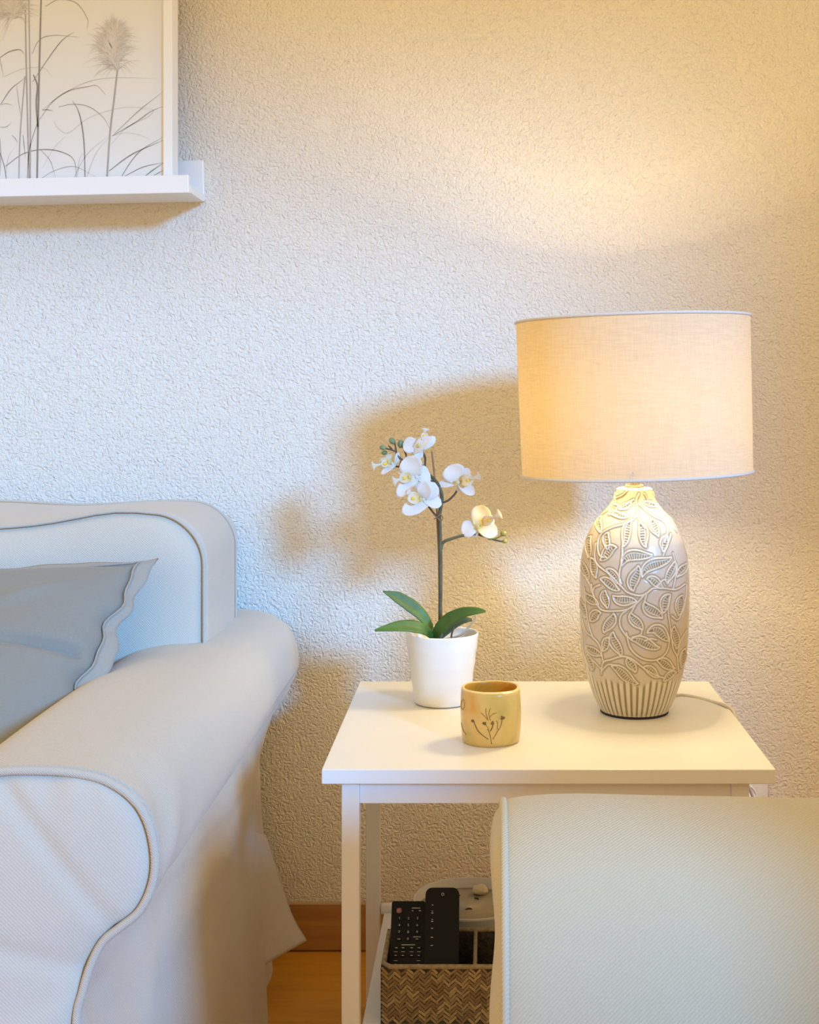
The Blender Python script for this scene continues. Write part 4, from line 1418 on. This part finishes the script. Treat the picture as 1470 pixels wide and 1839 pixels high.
for j in range(NYA + 1):
    t = j / NYA
    y = AY0 + (AY1 - AY0) * t
    e = 1 - max(0, (y - (AY1 - 0.03)) / 0.03) ** 2 * 0.12
    for p in PA:
        q = arm_pt(p, y)
        if e < 1:
            q.x = -0.43 + (q.x + 0.43) * e
            q.z = q.z if q.z < 0.4 else 0.5 + (q.z - 0.5) * e
        av.append(q)
npf = len(PA)
for j in range(NYA):
    for i in range(npf - 1):
        a = j * npf + i
        af.append((a, a + npf, a + npf + 1, a + 1))
af.append(tuple(NYA * npf + i for i in range(npf)))
mesh_obj('arm_cover', av, af, M['cover'], sofa)
# front panel of the arm: a soft bulging cloth face between the piped edges
zo = [p[0] for p in outer] + [0.603]
xo = [p[1] for p in outer] + [-.420]
pz = sorted([(p.z, p.x) for p in PA if p.x > -0.4201 - 1e-4 and p.z <= 0.6031])
zi = [p[0] for p in reversed(inner)]
xi = [p[1] for p in reversed(inner)]
pr_z = np.array([p.z for p in PA])
pr_x = np.array([p.x for p in PA])
itop = int(np.argmax(pr_z))
oz, ox = pr_z[:itop + 1], pr_x[:itop + 1]
iz, ix = pr_z[itop:][::-1], pr_x[itop:][::-1]
ZTOP = float(pr_z[itop])
def front_pt(u, v):
    s = math.sin(v * PI / 2)
    z = ZTOP * (1 - (1 - v) ** 1.6) if True else 0
    z = min(z, ZTOP - 1e-5)
    xr = float(np.interp(z, oz, ox))
    xl = float(np.interp(z, iz, ix))
    uu = 0.5 - 0.5 * math.cos(PI * u)
    x = xl + (xr - xl) * uu
    e = min((xr - x), (x - xl), (ZTOP - z) * 1.0)
    e = max(0, e)
    b_ = 0.012 * (1 - math.exp(-e / 0.030)) + 0.010 * (1 - math.exp(-e / 0.005))
    y = AY0 + 0.010 - b_
    # pleats under the top seam and long soft folds
    y += 0.0022 * math.sin((x + 0.42) * 130) * math.exp(-((x + 0.395) / 0.035) ** 2) * math.exp(-(ZTOP - z) / 0.035)
    fx, fz = x + 0.40, z - 0.50
    y += 0.0035 * math.exp(-((fz + 1.3 * fx - 0.025) / 0.014) ** 2) * smoothstep(0.36, 0.45, z)
    y += 0.0030 * math.exp(-((fz + 0.25 * fx + 0.075) / 0.010) ** 2)
    y -= 0.0030 * math.exp(-((fz - 0.45 * fx + 0.125) / 0.016) ** 2)
    return Vector((x, y, z))
grid_obj('arm_front_panel', front_pt, 60, 90, M['cover'], sofa)
pipe_pts = [Vector((p.x, AY0 - 0.001, p.z)) for p in PA]
tube('piping', pipe_pts, 0.0042, M['piping'], sofa, 8, raw=True)
# second row of the welt just behind the piping
pp2 = []
cxm, czm = -0.43, 0.5
tube('piping_seam', [Vector((p.x, AY0 + 0.011, p.z)) + Vector(((p.x + 0.43) * 0.006, 0, (p.z - 0.45) * 0.004)) for p in PA], 0.0016, M['piping'], sofa, 6, raw=True)
# loose corner flap of the skirt next to the wall
flp = [[(-0.372, 2.06, .285), (-0.3545, 2.10, .262), (-0.349, 2.12, .250)], [(-0.375, 2.02, .20), (-0.345, 2.08, .19), (-0.330, 2.13, .182)],
       [(-0.375, 1.99, .14), (-0.335, 2.07, .125), (-0.311, 2.14, .118)], [(-0.37, 1.97, .085), (-0.328, 2.06, .082), (-0.2895, 2.15, .074)]]
def flap_fn(u, v):
    rws = [catmull([Vector(p) for p in r], 8) for r in flp]
    colp = [r[int(round(u * 16))] for r in rws]
    cc = catmull(colp, 8)
    q = cc[int(round(v * 24))]
    return q
fo = grid_obj('skirt_flap', flap_fn, 16, 24, M['cover'], sofa)
solidify(fo, 0.0016)
tube('flap_hem', [flap_fn(1.0, k / 24) for k in range(25)], 0.0013, M['piping'], sofa, 6, raw=True)
# back frame, base and seat of the sofa
box('back_frame', -1.9, -0.418, 2.145, 2.270, 0.02, 0.752, M['cover'], sofa, bevel=0.03, seg=4)
box('base', -1.9, -0.548, 1.27, 2.144, 0.03, 0.30, M['cover'], sofa, bevel=0.01, seg=2)
box('seat', -1.9, -0.549, 1.24, 2.05, 0.3005, 0.405, M['cover'], sofa, bevel=0.035, seg=4)

# back cushion
cu = tag(empty('back_cushion', (-0.85, 2.0, 0.408)), 'pale beige boxed back cushion with dark-edged piping on the sofa', 'cushion')
KX0, KX1, KZ0, KZ1, KY0, KY1 = -1.42, -0.4005, 0.408, 0.7795, 1.900, 2.135
def rrect(inset=0.0, n=14):
    r = 0.066 - inset * 0.45
    x0, x1, z0, z1 = KX0 + inset, KX1 - inset, KZ0 + inset, KZ1 - inset
    out = []
    def arc(cx, cz, a0, rad):
        for q in range(n + 1):
            a = math.radians(a0 + 90 * q / n)
            out.append((cx + rad * math.cos(a), cz + rad * math.sin(a)))
    def lin(a, b, m):
        for q in range(1, m):
            out.append((a[0] + (b[0] - a[0]) * q / m, a[1] + (b[1] - a[1]) * q / m))
    arc(x1 - r, z1 - r, 0, r)
    lin((x1 - r, z1), (x0 + r, z1), 30)
    arc(x0 + r, z1 - r, 90, r)
    lin((x0, z1 - r), (x0, z0 + r), 8)
    arc(x0 + r, z0 + r, 180, r)
    lin((x0 + r, z0), (x1 - r, z0), 30)
    arc(x1 - r, z0 + r, 270, r)
    lin((x1, z0 + r), (x1, z1 - r), 8)
    return out
def warp_c(x, y, z):
    tz = (z - KZ0) / (KZ1 - KZ0)
    f = 1 - (y - KY0) / (KY1 - KY0)          # 1 at the front
    s = smoothstep(-0.52, -0.86, x)
    z = z - f * tz * (0.026 * s) + 0.006 * tz * math.exp(-((x + .52) / .07) ** 2) * f
    z += 0.003 * math.sin(x * 22) * tz
    y = y - 0.02 * s * (1 - tz)
    # cushion narrows where the arm squeezes it
    if x > -0.6:
        x -= 0.02 * (1 - smoothstep(0.0, 0.35, tz)) * smoothstep(-.6, -.45, x)
    return Vector((x, y, z))
r0 = rrect(0)
m = len(r0)
cvv, cff = [], []
ringdef = []
for ins_ in (0.16, 0.13, 0.10, 0.075, 0.05, 0.032, 0.020, 0.011, 0.006, 0.0025):   # front face, centre outwards
    ringdef.append(('f', 1 - ins_ / 0.16))
for k in range(11):
    ringdef.append(('b', k / 10))
mcx, mcz = (KX0 + KX1) / 2, (KZ0 + KZ1) / 2
def ring_pts(kind, t):
    out = []
    if kind == 'f':
        ins = 0.16 * (1 - t)
        pts_ = rrect(min(ins, 0.135))
        for (x, z) in pts_:
            e = min(ins, .16)
            bul = 0.030 * (1 - math.exp(-e / 0.05)) - 0.010 * math.exp(-e / 0.004)
            wr = 0.004 * math.exp(-(((x + .60) * 2.2 - (z - .72)) / 0.018) ** 2) + 0.003 * math.sin(x * 17 + z * 23) * min(1, e / .05)
            out.append(warp_c(x, KY0 - bul + wr, z))
    else:
        y = KY0 + (KY1 - KY0) * t
        puff = 0.007 * math.sin(PI * t)
        for (x, z) in r0:
            dx, dz = (x - mcx), (z - mcz)
            nx = 1 if x > KX1 - 0.08 else 0
            out.append(warp_c(x + puff * nx * 0.6, y, z + puff * (1 if dz > 0 else 0) * 0.6))
    return out
rings = []
for kind, t in ringdef:
    rings.append(ring_pts(kind, t))
back = [Vector((p.x, p.y, p.z)) for p in rings[-1]]
for r_ in rings:
    cvv.extend(r_)
for i in range(len(rings) - 1):
    for k in range(m):
        l = (k + 1) % m
        cff.append((i * m + k, i * m + l, (i + 1) * m + l, (i + 1) * m + k))
cff.append(tuple(reversed(range(m))))
cff.append(tuple((len(rings) - 1) * m + k for k in range(m)))
mesh_obj('cushion_cover', cvv, cff, M['cover'], cu)
tube('piping', [p + Vector((0, -0.003, 0)) for p in ring_pts('b', 0.0)], 0.0026, M['piping'], cu, 8, True, raw=True)
tube('piping', [p for p in ring_pts('b', 1.0)], 0.0026, M['piping'], cu, 8, True, raw=True)

# grey throw pillow reclining against the back cushion
pil = tag(empty('throw_pillow', (-0.74, 1.6, 0.45)), 'grey cotton throw pillow with flanged edge leaning in the sofa corner', 'pillow')
TR = Vector((-0.472, 1.822, 0.7235))
UD = Vector((-1.0, 0.0, -0.035)).normalized()
VD = Vector((-0.052, -0.375, -0.31))
VL = VD.length
VD.normalize()
ND = UD.cross(VD).normalized()
if ND.y > 0:
    ND = -ND
PW, PH = 0.49, VL
def pil_pt(u, v, side):
    """u, v in 0..1 over the stuffed part"""
    a, b_ = 2 * u - 1, 2 * v - 1
    ex = (1 - a * a) ** 0.55 * (1 - b_ * b_) ** 0.55 if abs(a) < 1 and abs(b_) < 1 else 0
    th_ = 0.074 * ex
    # edges of a stuffed square are drawn in between the corners
    su = u + 0.022 * a * -1 * (1 - b_ * b_) * abs(a)
    sv = v + 0.022 * b_ * -1 * (1 - a * a) * abs(b_)
    wob = 0.005 * math.sin(v * 34) * math.exp(-u / 0.03) + 0.003 * math.sin(v * 61 + 1) * math.exp(-u / 0.02)
    p = TR + UD * (PW * su + wob) + VD * (PH * sv)
    if side > 0:
        cr = math.exp(-((v - 0.355 + 0.05 * u) / 0.014) ** 2) * math.exp(-(u / 0.30) ** 2) * smoothstep(0, .05, u)
        th_ -= 0.020 * cr
        th_ += 0.007 * math.exp(-((v - 0.16 - 0.5 * (u - .2)) / 0.03) ** 2) * math.exp(-((u - .22) / .07) ** 2)
        th_ += 0.006 * math.sin(u * 9 + v * 5) * ex
        de = PW * min(u, 1 - u, v, 1 - v)
        th_ -= 0.013 * math.exp(-de / 0.004)
        return p + ND * th_
    return p - ND * (th_ * 0.55)
grid_obj('pillow_front', lambda u, v: pil_pt(0.5 - 0.5 * math.cos(PI * u), 0.5 - 0.5 * math.cos(PI * v), 1), 120, 120, M['grey_cloth'], pil)
grid_obj('pillow_back', lambda u, v: pil_pt(u, v, -1), 30, 30, M['grey_cloth'], pil)
def loop_pt(s):
    s = s % 4
    if s < 1: return (0.0, s)
    if s < 2: return (s - 1, 1.0)
    if s < 3: return (1.0, 3 - s)
    return (4 - s, 0.0)
def edge_pt(s, out, lift=0.0):
    u, v = loop_pt(s)
    p = pil_pt(u, v, -1)
    c = TR + UD * (PW / 2) + VD * (PH / 2)
    d = Vector((0, 0, 0))
    # outward direction in the pillow plane, mitred at the corners
    f = s % 1
    nx = [(-1, 0), (0, 1), (1, 0), (0, -1)]
    k = int(s % 4)
    n1 = Vector(nx[k])
    if f < 0.06:
        n0 = Vector(nx[(k - 1) % 4]); w = 0.5 - f / 0.12
        nn = n1 * (1 - w) + n0 * w
        nn = nn / max(abs(nn.x), abs(nn.y))
    elif f > 0.94:
        n0 = Vector(nx[(k + 1) % 4]); w = (f - 0.94) / 0.12
        nn = n1 * (1 - w) + n0 * w
        nn = nn / max(abs(nn.x), abs(nn.y))
    else:
        nn = n1
    ww = 0.0025 * math.sin(s * 17) + 0.0012 * math.sin(s * 41)
    return p + (UD * nn.x + VD * nn.y) * out + ND * (lift + (ww * out / 0.026))
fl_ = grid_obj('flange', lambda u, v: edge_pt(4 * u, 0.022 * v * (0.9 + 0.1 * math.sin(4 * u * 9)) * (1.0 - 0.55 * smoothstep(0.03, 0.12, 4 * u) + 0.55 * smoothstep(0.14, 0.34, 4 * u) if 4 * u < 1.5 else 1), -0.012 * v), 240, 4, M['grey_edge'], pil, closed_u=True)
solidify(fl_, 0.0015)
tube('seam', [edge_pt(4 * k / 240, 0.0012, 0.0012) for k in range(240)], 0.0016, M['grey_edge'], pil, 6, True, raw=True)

# ------------------------------------------------------------------ armchair arm in the foreground
chair = tag(empty('armchair', (0.5, 1.0, 0)), 'beige twill armchair whose rolled arm fills the lower right foreground', 'armchair')
cp = [(1.085, 0.0), (1.085, 0.20), (1.080, 0.33), (1.066, 0.40), (1.055, 0.455), (1.053, 0.50), (1.062, 0.540), (1.084, 0.572), (1.118, 0.591), (1.160, 0.5975), (1.205, 0.592), (1.243, 0.570), (1.264, 0.53), (1.268, 0.46), (1.262, 0.30), (1.262, 0.0)]
CP = catmull([Vector((0, y, z)) for y, z in cp], 6)
EX = 0.016
cvx, cfx = [], []
NXA = 60
for j in range(NXA + 1):
    x = EX + (1.0 - EX) * (j / NXA) ** 1.5
    for p in CP:
        d = x - EX
        drop = 0.0045 * math.exp(-d / 0.010)
        sag = 0.0015 * math.sin(x * 13) + 0.002 * math.exp(-((d - 0.06) / 0.05) ** 2)
        ym, zm = 1.16, 0.5
        q = Vector((x, ym + (p.y - ym) * (1 - drop * 8), p.z if p.z < 0.45 else zm + (p.z - zm) * (1 - drop * 8) + sag * (p.z - .45) / .15))
        cvx.append(q)
npc = len(CP)
for j in range(NXA):
    for i in range(npc - 1):
        a = j * npc + i
        cfx.append((a, a + 1, a + npc + 1, a + npc))
cfx.append(tuple(NXA * npc + i for i in range(npc)))
mesh_obj('arm_cover', cvx, cfx, M['cover_chair'], chair)
cz_ = np.array([p.z for p in CP]); cy_ = np.array([p.y for p in CP])
ct = int(np.argmax(cz_))
CT = float(cz_[ct]) - 0.004
def endp(u, v):
    z = CT * (1 - (1 - v) ** 1.6)
    zz = min(z + 0.004 * (z / CT), float(cz_[ct]) - 1e-5)
    ya = float(np.interp(zz, cz_[:ct + 1], cy_[:ct + 1])) + 0.004
    yb_ = float(np.interp(zz, cz_[ct:][::-1], cy_[ct:][::-1])) - 0.004
    if yb_ < ya:
        ya = yb_ = 0.5 * (ya + yb_)
    uu = 0.5 - 0.5 * math.cos(PI * u)
    y = ya + (yb_ - ya) * uu
    e = max(0, min(y - ya, yb_ - y, CT - z))
    x = EX + 0.002 - 0.013 * (1 - math.exp(-e / 0.015)) - 0.0025 * math.sin(z * 40 + y * 9) * min(1, e / .02)
    return Vector((x, y, z))
grid_obj('arm_front_panel', endp, 40, 60, M['cover_chair'], chair)
tube('piping', [Vector((EX - 0.001, 1.16 + (p.y - 1.16) * 0.968, p.z if p.z < .45 else 0.5 + (p.z - 0.5) * 0.968)) for p in CP], 0.0036, M['cover_chair'], chair, 8, raw=True)
box('seat', 0.06, 0.76, 0.38, 1.05, 0.05, 0.40, M['cover_chair'], chair, bevel=0.03, seg=3)
box('backrest', 0.765, 0.985, 0.27, 1.25, 0.05, 0.985, M['cover_chair'], chair, bevel=0.06, seg=5)
box('arm_cover', 0.02, 0.76, 0.16, 0.36, 0.0, 0.597, M['cover_chair'], chair, bevel=0.07, seg=5)

# ------------------------------------------------------------------ picture ledge and framed print
SLOPE = Matrix.Rotation(0.0215, 4, 'Y')
ledge = tag(empty('picture_ledge', (-0.481, WALL, 1.283)), 'white wall-mounted picture ledge with raised front lip', 'shelf')
def ledge_box(name, *a, **k):
    o = box(name, *a, M['lacquer'], None, **k)
    c = Matrix.Translation((-0.481, WALL, 1.283))
    o.data.transform(c @ Matrix.Rotation(-0.0215, 4, 'Y') @ c.inverted())
    set_parent(o, ledge)
    return o
ledge_box('back_board', -1.7, -0.4815, WALL - 0.012, WALL, 1.2835, 1.3525, bevel=0.0012)
ledge_box('shelf_board', -1.7, -0.4815, WALL - 0.117, WALL - 0.0122, 1.2815, 1.2945, bevel=0.0008)
ledge_box('front_lip', -1.7, -0.4815, WALL - 0.1295, WALL - 0.1172, 1.2795, 1.3085, bevel=0.0012)

pic = tag(empty('framed_picture', (-0.77, 2.21, 1.295)), 'white framed print of grey pampas grass standing on the picture ledge', 'picture')
FX0, FX1, FZ0, FZ1 = -1.03, -0.5147, 1.2885, 1.99
FY0, FY1 = 2.190, 2.232
FWd = 0.0146
box('frame_side', FX1 - FWd, FX1, FY0, FY1, FZ0 + 0.004, FZ1, M['lacquer_frame'], pic, bevel=0.0008)
box('frame_side', FX0, FX0 + FWd, FY0, FY1, FZ0 + 0.004, FZ1, M['lacquer_frame'], pic, bevel=0.0008)
box('frame_rail', FX0 + FWd, FX1 - FWd, FY0, FY1, FZ0 - 0.004, FZ0 - 0.0035 + FWd, M['lacquer_frame'], pic, bevel=0.0008)
box('frame_rail', FX0 + FWd, FX1 - FWd, FY0, FY1, FZ1 - FWd, FZ1, M['lacquer_frame'], pic, bevel=0.0008)
YP = 2.1985
print_ = box('print', FX0 + FWd, FX1 - FWd, YP, YP + 0.004, FZ0 + FWd - 0.002, FZ1 - FWd, M['paper'], pic)
def art(x, y):
    return P(x / 3.5, y / 3.5, YP)
def ribbon(pts, w, mat, name='grass_blade', lift=0.0003, taper=(0.6, 1.0, 0.15)):
    pp = catmull([art(*p) for p in pts], 8)
    m_ = len(pp)
    verts, faces = [], []
    for i, p in enumerate(pp):
        t = (pp[min(i + 1, m_ - 1)] - pp[max(i - 1, 0)])
        n_ = Vector((-t.z, 0, t.x)).normalized()
        f = i / (m_ - 1)
        k_ = taper[0] + (taper[1] - taper[0]) * (f / 0.5) if f < 0.5 else taper[1] + (taper[2] - taper[1]) * ((f - 0.5) / 0.5)
        hw_ = 0.5 * w * k_ / 3.5 * YP / F
        for s in (-1, 1):
            q = p + n_ * hw_ * s
            q.y = YP - lift
            q.x = min(q.x, FX1 - FWd - 0.0003)
            q.z = max(q.z, FZ0 + FWd)
            verts.append(q)
    for i in range(m_ - 1):
        faces.append((2 * i, 2 * i + 1, 2 * i + 3, 2 * i + 2))
    return mesh_obj(name, verts, faces, M[mat], print_, smooth=False)
B = 1190
for pts_, w, mt in (
        ([(185, B), (172, 700), (163, 300), (160, 60)], 9, 'ink2'), ([(190, B), (190, 600), (180, -60)], 8, 'ink2'), ([(232, B), (243, 600), (260, -60)], 11, 'ink1'),
        ([(118, B), (125, 880), (150, 560), (156, 480)], 7, 'ink2'), ([(238, 800), (228, 650), (235, 540), (210, 470)], 10, 'ink1'), ([(170, B), (180, 980), (200, 880), (240, 760)], 6, 'ink2')):
    ribbon(pts_, w, mt, 'grass_stalk', 0.0004, (1, 1, 0.8))
ribbon([(668, B), (690, 850), (715, 640), (738, 440)], 11, 'ink2', 'grass_stalk', 0.0004, (1, 1, 0.9))
for pts_, w, mt in (
        ([(285, 40), (370, -2), (480, 20), (550, 120), (545, 188)], 6, 'ink2'), ([(200, 340), (250, 250), (340, 222), (500, 235)], 6, 'ink2'), ([(205, 515), (330, 330), (400, 245), (468, 200)], 6, 'ink1'),
        ([(0, 362), (60, 325), (125, 313), (155, 345)], 7, 'ink1'), ([(5, 655), (70, 560), (165, 485)], 6, 'ink1'), ([(160, 345), (165, 420), (160, 520)], 5, 'ink2'), ([(0, 360), (10, 420), (22, 480)], 4, 'ink2'),
        ([(250, 750), (330, 640), (430, 572), (550, 545), (610, 540), (665, 597)], 7, 'ink2'), ([(265, 690), (400, 590), (560, 512), (740, 488), (1000, 495)], 5, 'ink3'),
        ([(535, B), (528, 900), (500, 720), (455, 632)], 9, 'ink1'), ([(370, 672), (460, 655), (560, 672), (650, 740), (692, 815)], 6, 'ink2'),
        ([(705, 855), (850, 770), (950, 700), (1030, 668)], 8, 'ink2'), ([(720, 840), (880, 690), (1030, 572)], 6, 'ink2'), ([(700, 905), (800, 800), (930, 735), (960, 690), (870, 672)], 4, 'ink3'),
        ([(685, 1075), (830, 970), (1030, 880)], 8, 'ink1'), ([(715, B), (860, 970), (1030, 858)], 6, 'ink1'), ([(915, 1105), (960, 1070), (1030, 1022)], 8, 'ink1'), ([(785, 1107), (900, 1050), (1030, 1022)], 6, 'ink1'), ([(960, 1107), (1000, 1085), (1030, 1070)], 5, 'ink1'),
        ([(35, 1045), (150, 965), (280, 940), (400, 960), (470, 1020), (478, B)], 7, 'ink1'), ([(258, 945), (315, 1010), (350, 1120)], 5, 'ink2'), ([(255, 1125), (350, 1070), (470, 1048), (600, 1112)], 5, 'ink2'),
        ([(0, 960), (28, 1050), (48, B)], 6, 'ink1'), ([(430, B), (540, 980), (680, 855)], 5, 'ink3'), ([(520, B), (600, 970), (690, 860)], 4, 'ink3'), ([(340, 760), (360, 800), (430, 835), (560, 740), (740, 682), (860, 676), (960, 702)], 4, 'ink3'),
        ([(0, 660), (40, 652), (85, 665)], 4, 'ink2'), ([(0, 800), (40, 797), (75, 768)], 5, 'ink2'), ([(75, 850), (95, 870), (113, 900)], 6, 'ink2'), ([(20, 485), (120, 440), (200, 425), (280, 430), (330, 482)], 4, 'ink3'),
        ([(265, 1060), (340, 930), (430, 840)], 3, 'ink3'), ([(105, 540), (120, 660), (135, 750)], 4, 'ink2'), ([(145, 850), (152, 920), (160, 990)], 5, 'ink1'), ([(0, 870), (5, 980), (0, 1110)], 6, 'ink2'),
        ([(710, 850), (800, 835), (880, 850), (960, 885)], 3, 'ink3'), ([(30, B), (50, 1000), (90, 930)], 4, 'ink3'), ([(480, B), (500, 1000), (540, 960)], 4, 'ink3'), ([(265, 692), (300, 690), (335, 698)], 6, 'ink1')):
    ribbon(pts_, w, mt)
def plume(name, spine, n, spread, seedv):
    """feathery flower head: fine hairs fanning up and out from the top of a stalk"""
    rnd = random.Random(seedv)
    sp = catmull([Vector((a, b_, 0)) for a, b_ in spine], 12)
    for mt, cnt, w, kk in (('ink4', n, 6.5, 1.0), ('ink3', n, 4.5, 0.85), ('ink2', n // 4, 3.0, 0.55)):
        verts, faces = [], []
        for _ in range(cnt):
            f = rnd.random() ** (0.9 if kk > 0.6 else 1.6)
            c = sp[int(f * (len(sp) - 1))]
            tg = (sp[min(int(f * (len(sp) - 1)) + 1, len(sp) - 1)] - sp[max(int(f * (len(sp) - 1)) - 1, 0)]).normalized()
            side = rnd.gauss(0, 0.62)
            a0 = side * spread
            ca, sa = math.cos(a0), math.sin(a0)
            dr = Vector((tg.x * ca - tg.y * sa, tg.x * sa + tg.y * ca, 0))
            L_ = kk * rnd.uniform(70, 170) * (0.65 + 0.5 * math.sin(PI * min(1, 0.25 + 0.6 * f)))
            e = c + dr * L_ + Vector((0, abs(side) * 22, 0))
            mid = c + dr * (L_ * 0.5) - Vector((0, 10, 0))
            pp = catmull([art(c.x, c.y), art(mid.x, mid.y), art(e.x, e.y)], 4)
            b0 = len(verts)
            lift = 0.0003 + rnd.random() * 0.0004
            for i, p in enumerate(pp):
                t = pp[min(i + 1, len(pp) - 1)] - pp[max(i - 1, 0)]
                n_ = Vector((-t.z, 0, t.x)).normalized()
                hw_ = 0.5 * w * (1 - 0.85 * i / (len(pp) - 1)) / 3.5 * YP / F
                for s in (-1, 1):
                    q = p + n_ * hw_ * s
                    q.y = YP - lift
                    q.z = min(q.z, FZ1 - FWd - 0.001)
                    verts.append(q)
            for i in range(len(pp) - 1):
                a = b0 + 2 * i
                faces.append((a, a + 1, a + 3, a + 2))
        o = mesh_obj(name, verts, faces, M[mt], print_, smooth=False)
        o['kind'] = 'stuff'
plume('grass_plume', [(735, 440), (712, 370), (705, 290), (715, 215)], 330, 1.15, 3)
plume('grass_plume', [(95, 118), (85, 70), (65, 20), (50, -60)], 300, 1.35, 5)
pane = box('pane', FX0 + FWd, FX1 - FWd, YP - 0.0045, YP - 0.0030, FZ0 + FWd - 0.002, FZ1 - FWd, M['pane'], pic)
